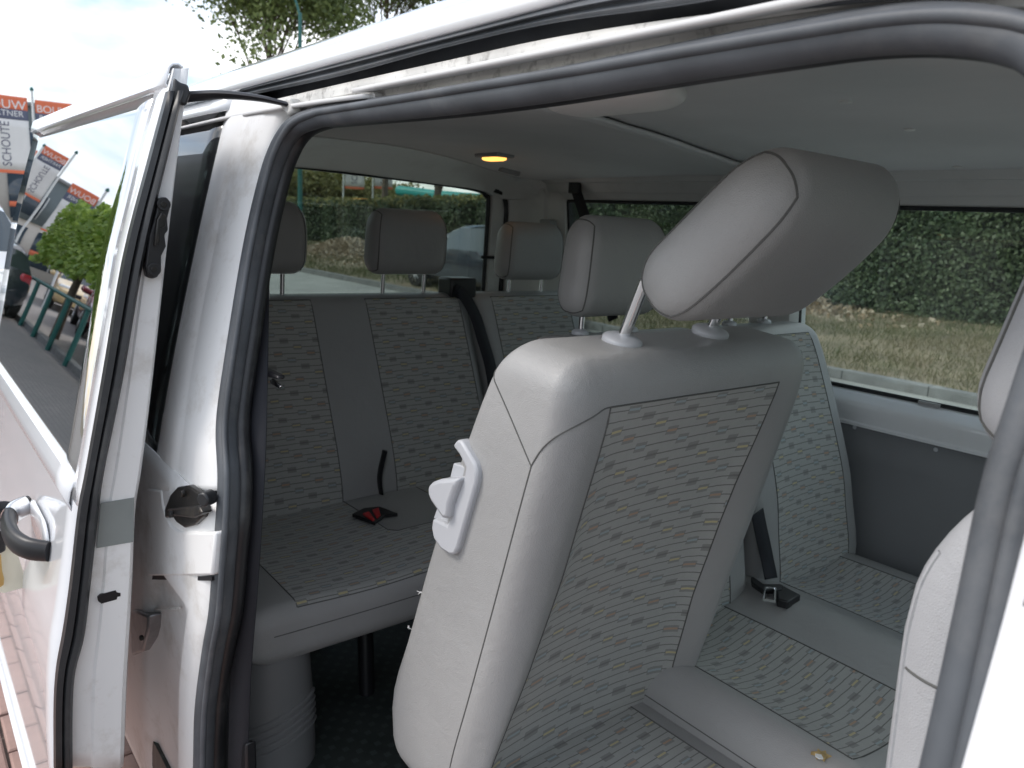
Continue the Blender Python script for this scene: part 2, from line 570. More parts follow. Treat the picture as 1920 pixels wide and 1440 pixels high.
def slab(name, outline, depth, mat, parent, bevel=.002, smooth=True):
    """closed outline of 3D points extruded by a vector: a plate with real thickness"""
    P = [np.asarray(p, float) for p in outline]
    n = len(P)
    d = np.asarray(depth, float)
    v = P+[p+d for p in P]
    f = [tuple(range(n)), tuple(range(2*n-1, n-1, -1))]+[(i, i+n, (i+1) % n+n, (i+1) % n) for i in range(n)]
    nrm = np.zeros(3)
    for i in range(n):
        nrm += np.cross(P[i]-P[0], P[(i+1) % n]-P[0])
    if nrm @ d > 0:
        f = [tuple(reversed(q)) for q in f]
    return part(name, v, f, mat, parent, smooth, bevel=bevel, split=35)

def cyl(name, c, axis, r, h, mat, parent, n=20, bevel=.001):
    a = np.asarray(axis, float); a /= np.linalg.norm(a)
    c = np.asarray(c, float)
    v, f = tube_data([c, c+a*h*.5, c+a*h], r, n)
    return part(name, v, f, mat, parent, True, bevel=bevel, split=40)

def axis_list(h, r, n, extra=()):
    th = [math.tan(math.radians(x)) for x in (0, 11, 22, 34, 45)]
    c = h-r
    L = [-(c+r*t) for t in reversed(th)]+[c*x for x in np.linspace(-1, 1, n+1)[1:-1]]+[c+r*t for t in th]
    for e in extra:
        L.append(e)
    L = sorted(L)
    out = []
    for x in L:
        if out and abs(out[-1]-x) < 1e-5:
            continue
        out.append(x)
    # drop plain samples crowding a seam line
    keep = []
    for x in out:
        if any(0 < abs(x-e) < .004 for e in extra) and abs(abs(x)-h) > 1e-6:
            continue
        keep.append(x)
    return keep

class Pad:
    """rounded cushion: local axes u (length), v (width), n (thickness, front is +n), pushed through a deform function"""
    def __init__(self, half, rad, seg, deform, rects=()):
        self.h, self.r, self.deform, self.rects = half, rad, deform, rects
        hu, hv, hn = half
        Lu = axis_list(hu, rad[0], seg[0], [e for q in rects for e in q[:2]])
        Lv = axis_list(hv, rad[1], seg[1], [e for q in rects for e in q[2:]])
        Ln = axis_list(hn, rad[2], seg[2])
        self.V, self.UV, idx = [], [], {}
        self.main, self.fab = [], []
        def vid(p):
            q = self.round(p)
            k = tuple(round(x, 6) for x in q)
            if k not in idx:
                idx[k] = len(self.V)
                self.V.append(deform(*q))
                self.UV.append((q[1], q[0]))
            return idx[k]
        def face(A, B, fn, flip, front=False):
            for i in range(len(A)-1):
                for j in range(len(B)-1):
                    q = [vid(fn(A[i], B[j])), vid(fn(A[i+1], B[j])), vid(fn(A[i+1], B[j+1])), vid(fn(A[i], B[j+1]))]
                    if flip: q.reverse()
                    q2 = []
                    for x in q:
                        if x not in q2: q2.append(x)
                    if len(q2) < 3: continue
                    tgt = self.main
                    if front:
                        cu, cv = (A[i]+A[i+1])/2, (B[j]+B[j+1])/2
                        if any(a < cu < b and c < cv < d for a, b, c, d in rects):
                            tgt = self.fab
                    tgt.append(tuple(q2))
        face(Lu, Lv, lambda a, b: (a, b, hn), False, True)
        face(Lu, Lv, lambda a, b: (a, b, -hn), True)
        face(Lu, Ln, lambda a, b: (a, hv, b), True)
        face(Lu, Ln, lambda a, b: (a, -hv, b), False)
        face(Lv, Ln, lambda a, b: (hu, a, b), False)
        face(Lv, Ln, lambda a, b: (-hu, a, b), True)
    def round(self, p):
        q = []
        inner = []
        for x, h, r in zip(p, self.h, self.r):
            i = max(-(h-r), min(h-r, x)); inner.append(i); q.append((x-i)/r)
        L = math.sqrt(sum(x*x for x in q))
        if L < 1e-9:
            return p
        return tuple(i+x/L*r for i, x, r in zip(inner, q, self.r))
    def surf(self, u, v, lift=0.0):
        q = self.round((u, v, self.h[2]))
        return np.array(self.deform(q[0], q[1], q[2]+lift))
    def build(self, nm, fabname, parent, mat, seam=True, flipwind=False):
        def sub(faces):
            used = sorted({i for f in faces for i in f})
            mp = {a: b for b, a in enumerate(used)}
            fs = [tuple(mp[i] for i in f) for f in faces]
            if flipwind: fs = [tuple(reversed(f)) for f in fs]
            return [self.V[i] for i in used], fs, [self.UV[i] for i in used]
        v, f, uv = sub(self.main)
        o = part(nm, v, f, mat, parent, True, uv=uv)
        res = [o]
        if self.fab:
            v, f, uv = sub(self.fab)
            res.append(part(fabname, v, f, M['fabric'], parent, True, uv=uv))
            if seam:
                tb = []
                for a, b, c, d in self.rects:
                    loop = [(a, c), (b, c), (b, d), (a, d), (a, c)]
                    for (u0, v0), (u1, v1) in zip(loop[:-1], loop[1:]):
                        path = [self.surf(u0+(u1-u0)*t, v0+(v1-v0)*t, .0003) for t in np.linspace(0, 1, 26)]
                        tb.append(tube_data(path, .0013, 5, cap=False))
                V, F_ = merge(tb)
                part('seam', V, F_, M['seam'], parent)
        return res

def quick_mesh(name, V, Fq, mat, parent=None, smooth=False):
    """V (n,3) array, Fq (m,k) int array"""
    me = bpy.data.meshes.new(name)
    V = np.asarray(V, np.float32); Fq = np.asarray(Fq, np.int32)
    k = Fq.shape[1]
    me.vertices.add(len(V)); me.vertices.foreach_set('co', V.ravel())
    me.loops.add(Fq.size); me.loops.foreach_set('vertex_index', Fq.ravel())
    me.polygons.add(len(Fq))
    me.polygons.foreach_set('loop_start', np.arange(0, Fq.size, k, dtype=np.int32))
    me.update(calc_edges=True)
    me.validate()
    return link(name, me, mat, parent, smooth)

def leaves(centres, size, normals=None, spread=.8, aspect=.6):
    """one pointed quad per leaf"""
    n = len(centres)
    a = rng.normal(size=(n, 3)); a /= np.linalg.norm(a, axis=1)[:, None]
    if normals is not None:
        nn = normals+rng.normal(size=(n, 3))*spread
    else:
        nn = rng.normal(size=(n, 3))
    nn /= np.linalg.norm(nn, axis=1)[:, None]
    u = np.cross(nn, a); u /= np.linalg.norm(u, axis=1)[:, None]
    w = np.cross(nn, u)
    s = size*rng.uniform(.6, 1.3, (n, 1))
    V = np.empty((n, 4, 3))
    V[:, 0] = centres-u*s*.5
    V[:, 1] = centres+w*s*.5*aspect+nn*s*.06
    V[:, 2] = centres+u*s*.5
    V[:, 3] = centres-w*s*.5*aspect+nn*s*.06
    Fq = np.arange(n*4).reshape(n, 4)
    return V.reshape(-1, 3), Fq

def text_mesh(txt, size, extrude=.002):
    cu = bpy.data.curves.new('lettering', 'FONT')
    cu.body = txt; cu.size = size; cu.extrude = extrude
    cu.align_x = 'CENTER'; cu.align_y = 'CENTER'
    o = bpy.data.objects.new('lettering_tmp', cu)
    COL.objects.link(o)
    dg = bpy.context.evaluated_depsgraph_get()
    me = bpy.data.meshes.new_from_object(o.evaluated_get(dg))
    bpy.data.objects.remove(o)
    return me

# ================================================================== SETTING
v, f = [(-400, -400, -.03), (400, -400, -.03), (400, 400, -.03), (-400, 400, -.03)], [(0, 1, 2, 3)]
tag(part('ground', v, f, M['soil'], smooth=False), 'bare ground reaching to the horizon', kind='structure')
v = [(-90, -3.2, 0), (30, -3.2, 0), (30, -2.05, 0), (-90, -2.05, 0)]
tag(part('pavement', v, f, M['paved'], smooth=False), 'grey paved lane beside the van', kind='structure')
v = [(-90, -40, -.002), (30, -40, -.002), (30, -3.2, -.002), (-90, -3.2, -.002)]
lot = tag(part('parking_area', v, f, M['paved'], smooth=False), 'brown grey paved parking area behind the fence', kind='structure')
v = [(-90, .85, 0), (30, .85, 0), (30, 7.5, 0), (-90, 7.5, 0)]
tag(part('road', v, f, M['asphalt'], smooth=False), 'pale asphalt road between van and verge', kind='structure')

# parking bay of pink clay bricks: bed, single bricks, and the far rest of the bricks
bay_v = [(-14, -2.05, -.012), (6, -2.05, -.012), (6, .85, -.012), (-14, .85, -.012)]
bay = tag(part('parking_bay', bay_v, f, M['sand'], smooth=False), 'pink brick parking bay under the van', kind='structure')
bl, bw = .205, .10
bm_v, bm_f = box_data((-bl/2+.004, -bw/2+.004, -.06), (bl/2-.004, bw/2-.004, 0))
bev = .006
top = [(-bl/2+.004+bev, -bw/2+.004+bev, .004), (bl/2-.004-bev, -bw/2+.004+bev, .004), (bl/2-.004-bev, bw/2-.004-bev, .004), (-bl/2+.004+bev, bw/2-.004-bev, .004)]
bm_v = bm_v+top
bm_f = [q for q in bm_f if q != (4, 5, 6, 7)]+[(8, 9, 10, 11), (4, 5, 9, 8), (5, 6, 10, 9), (6, 7, 11, 10), (7, 4, 8, 11)]
brick_me = bpy.data.meshes.new('brick')
brick_me.from_pydata(bm_v, [], bm_f)
brick_me.materials.append(M['pink'])
spots = []
for j in range(28):
    y = -2.0+j*bw
    for i in range(96):
        x = -13.9+i*bl+(bl/2 if j % 2 else 0)
        if y > -.80 and x > -2.9: continue
        spots.append((x, y))
def brick_rank(s):
    return abs(s[0]+3.1)+2.2*abs(s[1]+1.45)
spots.sort(key=brick_rank)
rest = []
for i, (x, y) in enumerate(spots):
    dz, rz, rx = rnd.uniform(-.003, .003), rnd.uniform(-.012, .012), rnd.uniform(-.012, .012)
    if i < 290:
        o = bpy.data.objects.new('brick', brick_me)
        COL.objects.link(o); o.parent = bay
        o.location = (x, y, dz); o.rotation_euler = (rx, 0, rz)
    else:
        rest.append(([(a+x, b+y, c+dz) for a, b, c in bm_v], bm_f))
V, F_ = merge(rest)
tag(part('brickwork', V, F_, M['pink'], bay, smooth=False), kind='stuff')

# kerb across the road
kerb = tag(thing('kerb', None, None, (-10, 7.55, 0)), 'grey concrete kerb along the far side of the road', kind='structure')
kv, kf = box_data((-.497, -.065, -.05), (.497, .065, .12))
kme = bpy.data.meshes.new('kerb_stone'); kme.from_pydata(kv, [], kf); kme.materials.append(M['kerb'])
for i in range(44):
    o = bpy.data.objects.new('kerb_stone', kme); COL.objects.link(o); o.parent = kerb
    o.location = (-32+i+10, rnd.uniform(-.006, .006), rnd.uniform(-.008, .004))
    bvm = o.modifiers.new('bevel', 'BEVEL'); bvm.width = .012; bvm.segments = 2

def verge_z(x, y):
    return .10+.035*np.clip(y-7.6, 0, 8)+.03*np.sin(x*.7)*np.sin(y*.9)
xs = np.linspace(-60, 20, 90); ys = np.linspace(7.61, 22, 24)
rows = [[(x, y, float(verge_z(x, y))) for x in xs] for y in ys]
v, f = grid(rows)
tag(part('verge', v, f, M['soil']), 'worn grassy verge between kerb and hedge', kind='structure')

# grass blades on the verge: dense near the windows' sight lines
def blades(n, x0, x1, y0, y1, h, w):
    x = rng.uniform(x0, x1, n); y = rng.uniform(y0, y1, n)
    patch = np.sin(x*1.3+y*.7)+np.sin(x*.43-y*1.9)+rng.normal(size=n)*.8
    keep = patch > -.9
    x, y = x[keep], y[keep]
    n = len(x)
    z = verge_z(x, y)
    a = rng.uniform(0, 2*np.pi, n)
    hh = h*rng.uniform(.4, 1.4, n); ln = hh*rng.uniform(.1, 1.2, n)
    b = rng.uniform(0, 2*np.pi, n)
    V = np.empty((n, 3, 3))
    V[:, 0] = np.c_[x-np.cos(a)*w, y-np.sin(a)*w, z-.01]
    V[:, 1] = np.c_[x+np.cos(a)*w, y+np.sin(a)*w, z-.01]
    V[:, 2] = np.c_[x+np.cos(b)*ln, y+np.sin(b)*ln, z+hh]
    return V.reshape(-1, 3)
VV = np.vstack([blades(52000, -13, 1, 7.65, 14.5, .085, .006), blades(42000, -36, -13, 7.65, 15, .11, .010)])
tag(quick_mesh('grass', VV, np.arange(len(VV)).reshape(-1, 3), M['grass']), 'tufty half dry grass growing on the verge', 'grass', kind='stuff')

# dry leaf litter heaped along the hedge foot
n = 9000
cx = np.r_[rng.normal(-9.6, 1.3, n//3), rng.normal(-24.5, 2.2, n-n//3)]
cy = np.r_[rng.normal(13.2, .8, n//3), rng.normal(11.3, .9, n-n//3)]
hgt = np.r_[.55*np.exp(-((cx[:n//3]+9.6)/1.2)**2), .62*np.exp(-((cx[n//3:]+24.5)/2.2)**2)]*np.r_[np.exp(-((cy[:n//3]-13.3)/.8)**2), np.exp(-((cy[n//3:]-11.3)/.9)**2)]
cz = verge_z(cx, cy)+hgt*rng.uniform(.2, 1, n)+.03
V, Fq = leaves(np.c_[cx, cy, cz], .13)
tag(quick_mesh('leaf_litter', V, Fq, M['dry']), 'brown dry leaf litter heaped at the hedge foot', 'leaf litter', kind='stuff')

# the hedge: dark core and a leafy shell
hedge = thing('hedge', 'long clipped dark green hedge running behind the verge', 'hedge', (-15, 15, 0))
def hedge_top(x):
    return np.interp(x, [-60, -30, -18, -8, 5, 20], [1.95, 2.05, 2.35, 3.1, 3.3, 3.3])
def hedge_y(x):
    return 13.9+.18*np.sin(x*1.1)+.12*np.sin(x*2.7+1)
hx = np.linspace(-62, 8, 90)
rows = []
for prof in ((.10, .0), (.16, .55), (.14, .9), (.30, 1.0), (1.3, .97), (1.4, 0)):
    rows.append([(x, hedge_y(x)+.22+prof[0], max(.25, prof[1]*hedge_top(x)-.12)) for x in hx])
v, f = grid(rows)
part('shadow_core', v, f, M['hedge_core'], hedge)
def hedge_leaves(n, x0, x1, size):
    x = rng.uniform(x0, x1, n); t = rng.uniform(0, 1, n)
    ht = hedge_top(x); tot = ht+1.0
    s = t*tot
    front = s < ht
    y = hedge_y(x)+np.where(front, .12*np.sin(s*5+x*3)*.5, s-ht)+rng.normal(size=n)*.11
    z = np.where(front, .32+s*(1-.32/ht), ht)+rng.normal(size=n)*.07+.10*np.sin(x*4.1)*np.where(front, 0, 1)
    nm = np.where(front[:, None], np.array([[0, -1, .35]]), np.array([[0, -.3, 1]]))
    return leaves(np.c_[x, y, z], size, nm, .75)
for nn_, a, b, s_ in ((70000, -14, 1, .085), (34000, -60, -14, .15)):
    V, Fq = hedge_leaves(nn_, a, b, s_)
    tag(quick_mesh('foliage', V, Fq, M['hedge'], hedge), kind='stuff')

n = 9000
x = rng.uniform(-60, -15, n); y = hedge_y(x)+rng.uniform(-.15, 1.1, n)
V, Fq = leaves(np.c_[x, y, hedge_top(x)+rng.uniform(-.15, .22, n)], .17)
tag(quick_mesh('sunlit_top', V, Fq, M['bush'], hedge), kind='stuff')  # lighter leaves that paint the sunlit look of the hedge top

# ------------------------------------------------------------------ trees
def tree(label, base, height, crown_c, crown_r, n_leaf, mat, group, seed, size=.16, name='tree', trunk_r=.16):
    r = random.Random(seed)
    b = np.array(base, float)
    t = thing(name, label, 'tree', base, group)
    cc = b+np.array(crown_c)
    cr = np.array(crown_r)
    segs = []
    top_ = cc+np.array([0, 0, cr[2]*.35])
    trunk = smooth_path([b-np.array([0, 0, .2]), b+(top_-b)*.35+np.array([r.uniform(-.15, .15), r.uniform(-.15, .15), 0]), b+(top_-b)*.7, top_], 14)
    segs.append(tube_data(trunk, list(np.linspace(trunk_r, trunk_r*.2, 14)), 8))
    tips = [top_]
    for i in range(22):
        k = r.uniform(.35, .95)
        s0 = trunk[int(k*13)]
        a = i*2.4+r.uniform(-.4, .4)
        el = r.uniform(.15, .95)
        e = cc+cr*np.array([math.cos(a)*math.cos(el), math.sin(a)*math.cos(el), math.sin(el)*1.0-.25])*r.uniform(.55, .95)
        mid = (s0+e)/2+np.array([0, 0, .25*cr[2]*r.uniform(0, .6)])
        pth = smooth_path([s0, mid, e], 8)
        segs.append(tube_data(pth, list(np.linspace(trunk_r*.32*(1-k*.5), .008, 8)), 5))
        tips.append(e)
        for _ in range(3):
            e2 = e+np.array([r.gauss(0, 1), r.gauss(0, 1), r.gauss(0, .8)])*cr*.22
            segs.append(tube_data(smooth_path([mid, (mid+e2)/2+np.array([0, 0, .08]), e2], 5), list(np.linspace(.02, .005, 5)), 4))
            tips.append(e2)
    V, F_ = merge(segs)
    part('trunk', V, F_, M['bark'], t)
    tips = np.array(tips)
    pick = rng.integers(0, len(tips), n_leaf)
    c = tips[pick]+rng.normal(size=(n_leaf, 3))*cr*np.array([.19, .19, .15])
    V, Fq = leaves(c, size)
    tag(quick_mesh('crown', V, Fq, mat, t), kind='stuff')
    return t

def polar(az, dist, z=0.0):
    a = math.radians(az)
    return (-dist*math.cos(a), CAM[1]+dist*math.sin(a), z)
gt = 'trees rising behind the van'
tree('airy green tree with fine branches above the van roof', polar(21.8, 30, .3), 11, (0, 0, 8.6), (2.7, 2.7, 3.6), 27000, M['tree'], gt, 3, .18)
tree('second leafy tree top right of the lamp post above the roof', polar(29.5, 34, .3), 12, (0, 0, 10.6), (3.0, 3.0, 3.2), 22000, M['tree'], gt, 5, .18)
tree('slim dark tree standing behind the hedge beside the teal canopy', polar(33.4, 31, .3), 5, (0, 0, 4.2), (1.2, 1.2, 1.5), 2600, M['hedge'], gt, 9, .15, trunk_r=.22)
gb = 'bushy trees beyond the hedge'
lbl = ['olive bush beyond the hedge left of the lamp post', 'olive bush beyond the hedge just right of the lamp post',
       'yellow green bush between lamp post and white banners', 'yellow green bush behind the two white banners',
       'low yellow green bush right of the white banners']
for i, (az, d, h) in enumerate(((21.8, 41, 4.3), (24.6, 43, 4.0), (26.3, 44, 3.8), (28.6, 45, 3.7), (30.6, 44, 3.3))):
    tree(lbl[i], polar(az, d, .2), h, (0, 0, h*.62), (1.5, 1.5, h*.42), 3000, M['bush'], gb, 20+i, .24, 'bush', .08)

# ------------------------------------------------------------------ lamp post
lp = polar(23.75, 26.5, .3)
post = thing('lamp_post', 'tall dark green lamp post on the verge', 'lamp post', lp)
tube('mast', [(lp[0], lp[1], 0), (lp[0], lp[1], 4), (lp[0], lp[1], 7.6)], [.085, .07, .055], M['green'], post, 10)
tube('arm', smooth_path([(lp[0], lp[1], 7.5), (lp[0]-.12, lp[1]-.2, 8.1), (lp[0]-.5, lp[1]-.75, 8.5), (lp[0]-.9, lp[1]-1.4, 8.6)], 12), .04, M['green'], post, 8)
box('lantern', (lp[0]-1.15, lp[1]-1.95, 8.52), (lp[0]-.85, lp[1]-1.35, 8.68), M['pole'], post, .03)

# ------------------------------------------------------------------ banner flags
def flag(label, base, w, h, ztop, face, group, dirn=1, wave=.05, seed=0, words=True):
    """face: horizontal angle of the banner's facing direction; pole on its left edge (seen from the front)"""
    t = thing('banner_flag', label, 'flag', base, group)
    ca, sa = math.cos(face), math.sin(face)
    right = np.array([-sa, ca, 0])*dirn; nrm = np.array([ca, sa, 0])
    b = np.array(base, float)
    tube('pole', [b, b+[0, 0, ztop*.5], b+[0, 0, ztop+.25]], .035, M['pole'], t, 8)
    tube('pole_cap', [b+[0, 0, ztop+.25], b+[0, 0, ztop+.30], b+[0, 0, ztop+.36]], [.05, .06, .02], M['green'], t, 8)
    def P(u, z, o=0.0):
        d = wave*math.sin(u/w*4.2+seed+z*.8)*(u/w)
        return b+right*(u+.06)+np.array([0, 0, ztop-z*1.0])+nrm*(d+o)
    bands = [(0, .17*h, 'orange'), (.17*h, .30*h, 'slate'), (.30*h, .955*h, 'wcloth'), (.955*h, h, 'orange')]
    for z0, z1, mt in bands:
        rows = [[tuple(P(u, z)) for u in np.linspace(0, w, 13)] for z in np.linspace(z0, z1, 7)]
        v, f = grid(rows)
        part('cloth', v, f, M[mt], t, solid=.004, off=0)
    if words:
        for txt, cz, size, mt, rot in (('BOUW', .115*h, .30*w, 'wletter', 0), ('PARTNER', .225*h, .19*w, 'wletter', 0), ('SCHOUTE', .62*h, .128*h, 'letter', 1)):
            me = text_mesh(txt, size)
            n_ = len(me.vertices)
            co = np.zeros(n_*3, np.float32); me.vertices.foreach_get('co', co); co = co.reshape(-1, 3)
            out = np.empty_like(co)
            for i in range(n_):
                x, y, z = co[i]
                if rot: x, y = -y*1.15, x
                x = x*1.0
                uu = w/2+x*(1 if dirn == 1 else 1)
                zz = cz-y
                side_ = .006 if z >= 0 else -.006
                out[i] = P(uu, zz, side_)
            me.vertices.foreach_set('co', out.ravel()); me.update()
            link('lettering', me, M[mt], t, False)
    return t
gf = 'banner flags of the building yard'
def facing(p):
    return math.atan2(CAM[1]-p[1], CAM[0]-p[0])
def fl(label, az, dist, w, h, ztop, seed, turn=0.0):
    p = polar(az, dist)
    flag(label, p, w, h, ztop, facing(p)+turn, gf, 1, .06, seed)
fl('large banner flag at the left edge of the picture, beside the sliding door', 5.05, 23.5, 1.0, 1.85, 3.98, 1)
fl('banner flag just showing above the top edge of the sliding door', 7.9, 29, 1.0, 2.3, 4.5, 2)
fl('white banner flag seen through the rear window, nearer the lamp post', 26.7, 34, .80, 2.2, 4.85, 3)
fl('white banner flag seen through the rear window, nearer the teal canopy', 28.75, 36, .80, 2.2, 5.0, 4)
for i, (x, y, zt, lb) in enumerate(((-24.5, -4.9, 4.0, 'banner flag mirrored in the door glass nearest to the green trees'), (-29.0, -4.3, 5.1, 'banner flag mirrored in the middle of the door glass row'), (-33.5, -3.9, 5.3, 'banner flag mirrored at the far left of the door glass'))):
    flag(lb, (x, y, 0), .75, 1.75, zt, math.atan2(.25, 1), gf, 1, .05, 7+i)

# ------------------------------------------------------------------ grey building at the end of the street
bd = thing('building', 'grey clad office building with beige ground floor at the street end', 'building', (-52, -6, 0))
X0, X1, Y0, Y1, HT = -60, -46, -26, 6.5, 5.9
box('wall', (X0, Y0, 0), (X1, Y1, 3.2), M['beige'], bd, .0)
box('upper_cladding', (X0-.1, Y0-.1, 3.2), (X1+.15, Y1+.15, HT), M['facade'], bd, .0)
box('roof_edge', (X0-.2, Y0-.2, HT), (X1+.25, Y1+.25, HT+.18), M['trim_mid'], bd, .0)
nwin = 0
for y in np.arange(Y0+1.2, Y1-1.5, 2.6):
    wv = box('window', (X1+.12, y, 3.55), (X1+.19, y+1.9, 4.85), M['bwin'], bd, .0)
    for k in (0, .93, 1.84):
        box('frame', (X1+.18, y+k, 3.5), (X1+.24, y+k+.06, 4.9), M['trim'], wv, .0)
    w2 = box('window', (X1-.03, y, .5), (X1+.04, y+2.1, 2.7), M['bwin'], bd, .0)
    box('frame', (X1+.03, y+1.0, .5), (X1+.09, y+1.07, 2.7), M['trim'], w2, .0)
    box('orange_stripe', (X1+.03, y, 1.05), (X1+.07, y+2.1, 1.3), M['orange'], w2, .0)

# teal canopy behind the hedge
p0, p1 = polar(31.3, 38), polar(38.5, 35)
can = thing('canopy', 'teal rounded canopy roof behind the hedge', 'canopy', ((p0[0]+p1[0])/2, (p0[1]+p1[1])/2, 0))
d = np.array([p1[0]-p0[0], p1[1]-p0[1], 0]); Lc = np.linalg.norm(d); d /= Lc; nn = np.array([-d[1], d[0], 0])
oc = np.array([p0[0], p0[1], 0])
pd = Pad((Lc/2, 1.2, .24), (.22, .22, .22), (3, 2, 1), lambda u, v_, n_: tuple(oc+d*(u+Lc/2)+nn*v_+np.array([0, 0, 2.62+n_-.03*u+.12*math.exp(-(u+Lc/2)/.8)])))
pd.build('roof_shell', None, can, M['teal'])
for k in (.12, .9):
    q = oc+d*Lc*k
    tube('column', [q, q+[0, 0, 1.2], q+[0, 0, 2.5]], .09, M['trim_mid'], can, 8)

# ------------------------------------------------------------------ cars
def car(label, loc, rot, paint, L=4.3, W=.88, H=1.46, tail='hatch', group=None):
    t = thing('parked_car', label, 'car', loc, group)
    cr, sr = math.cos(rot), math.sin(rot)
    def Wd(p):
        x, y, z = p
        return (loc[0]+cr*x-sr*y, loc[1]+sr*x+cr*y, loc[2]+z)
    if tail == 'hatch':
        st = [(0, .52, .66), (.02, .66, .80), (.06, .74, .93), (.15, .82, .98), (.27, .93, 1.0), (.42, H-.10, 1.0), (.52, H-.01, 1.0), (.66, H, 1.0), (.82, H-.06, 1.0), (.90, H-.13, .99), (.955, .98, .97), (.985, .82, .93), (1, .62, .85)]
        cab = (4, 10)
    else:
        st = [(0, .50, .66), (.02, .62, .80), (.06, .72, .93), (.15, .80, .98), (.27, .92, 1.0), (.42, H-.10, 1.0), (.50, H-.01, 1.0), (.62, H, 1.0), (.74, H-.10, 1.0), (.85, 1.02, .99), (.95, .98, .95), (.985, .84, .92), (1, .60, .85)]
        cab = (4, 9)
    belt = .90
    rows = []
    for i, (k, zt, wk) in enumerate(st):
        x = L/2-k*L
        w = W*wk
        zb = .20 if .06 < k < .94 else .28
        incab = cab[0] < i < cab[1]
        bz = min(belt, zt-.04)
        wt = w*(.74 if incab else .90)
        half = [(0, zb), (w*.85, zb), (w*.97, zb+.10), (w, .48), (w*.985, min(.70, zt-.06)), (w*.95, bz), (wt, zt-(.07 if incab else .015)), (wt*.82, zt-.01), (0, zt+.015)]
        row = [(x, y, z) for y, z in half]+[(x, -y, z) for y, z in reversed(half[1:-1])]
        rows.append([Wd(p) for p in row])
    v, f = grid(rows, close_u=True)
    nc = len(rows[0])
    glassf, bodyf = {}, []
    for idx, q in enumerate(f):
        i, j = divmod(idx, nc)
        jj = j if j < 8 else 15-j
        incab = cab[0] <= i < cab[1]
        side_g = incab and jj == 5 and cab[0] < i < cab[1]-1
        scr = (i in (cab[0], cab[1]-1)) and jj in (6, 7)
        if side_g:
            glassf.setdefault(('side_window', j < 8), []).append(q)
        elif scr:
            glassf.setdefault(('windscreen' if i == cab[0] else 'rear_window', True), []).append(q)
        else:
            bodyf.append(q)
    bodyf.append(tuple(range(nc))[::-1]); bodyf.append(tuple(range((len(rows)-1)*nc, len(rows)*nc)))
    part('body', v, bodyf, M[paint], t, True, sub=0, split=28)
    for (wn_, _), fs_ in glassf.items():
        used = sorted({i for q in fs_ for i in q}); mp = {a: b for b, a in enumerate(used)}
        part(wn_, [v[i] for i in used], [tuple(mp[i] for i in q) for q in fs_], M['carglass'], t, True, split=20)
    for sx in (L/2-.20*L, -L/2+.19*L):
        for sy in (-1, 1):
            wh = link('wheel', bpy.data.meshes.new('wheel'), M['black'], t)
            c = np.array(Wd((sx, sy*(W-.17), .31))); ax = np.array(Wd((sx, sy*(W+.02), .31)))-c
            v2, f2 = tube_data([c, c+ax*.5, c+ax*.95], .235, 18)
            wh.data.from_pydata(v2, [], f2)
            v3, f3 = tube_data([c, c+ax*.08, c+ax*.9, c+ax*.98], [.27, .315, .315, .27], 22)
            part('tyre', v3, f3, M['tyre'], wh, split=40)
            sp = []
            for k in range(10):
                a = k*math.pi/5
                e = np.array(Wd((sx+.21*math.cos(a), sy*(W+.02), .31+.21*math.sin(a))))
                sp.append(tube_data([c+ax*1.0, (c+ax+e)/2, e], .017, 4))
            sp.append(tube_data([c+ax*.96, c+ax*.99, c+ax*1.02], .06, 10))
            V, F_ = merge(sp)
            part('rim', V, F_, M['rim'], wh)
    for sy in (-1, 1):
        pdl = Pad((.13, .20, .07), (.06, .07, .05), (1, 1, 1), lambda u, v_, n_, sy=sy: Wd((L/2-.10*L*.55-.05+n_*1.2-abs(v_)*.25, sy*(W*.66)+v_, .66+u)))
        pdl.build('headlight', None, t, M['lamp'])
        pdl = Pad((.13, .10, .06), (.05, .05, .04), (1, 1, 1), lambda u, v_, n_, sy=sy: Wd((-L/2+.12+n_, sy*(W*.80)+v_, .80+u)))
        pdl.build('tail_light', None, t, M['tail'])
    pdl = Pad((.07, .34, .05), (.03, .05, .03), (1, 1, 1), lambda u, v_, n_: Wd((L/2-.06+n_, v_, .58+u)))
    pdl.build('grille', None, t, M['black'])
    pdl = Pad((.05, .50, .05), (.03, .05, .03), (1, 1, 1), lambda u, v_, n_: Wd((L/2-.075+n_, v_, .37+u)))
    pdl.build('lower_intake', None, t, M['black'])
    for sy in (-1, 1):
        b_ = [Wd((L/2-.33*L, sy*(W*.95), .96)), Wd((L/2-.33*L, sy*(W*1.14), .98)), Wd((L/2-.345*L, sy*(W*1.15), 1.0))]
        tube('mirror', b_, .07, M[paint], t, 8)
    return t
car('dark parked car seen through the rear window right of the headrest', (-13.3, 8.75, .12), math.pi, 'c_dark', 4.7, .9, 1.42, 'sedan')
car('white parked car behind the van at the left picture edge', (-12.2, -.72, 0), 0, 'c_white', 4.3, .9, 1.55)
gr = 'cars mirrored in the door glass'
car('dark car with lit red tail lamp mirrored at the left of the door glass', (-19.8, -2.55, 0), math.pi, 'c_dark', 4.5, .9, 1.45, 'hatch', gr)
car('white car behind the fence mirrored in the door glass', (-15.2, -5.35, 0), math.radians(8), 'c_white', 4.3, .92, 1.5, 'hatch', gr)
car('maroon car parked beyond the white one, mirrored in the door glass', (-20.6, -5.9, 0), math.radians(8), 'c_red', 4.5, .92, 1.5, 'sedan', gr)
car('sand coloured car farthest along the fence, mirrored in the door glass', (-26.8, -6.2, 0), math.radians(8), 'c_sand', 4.3, .9, 1.5, 'hatch', gr)

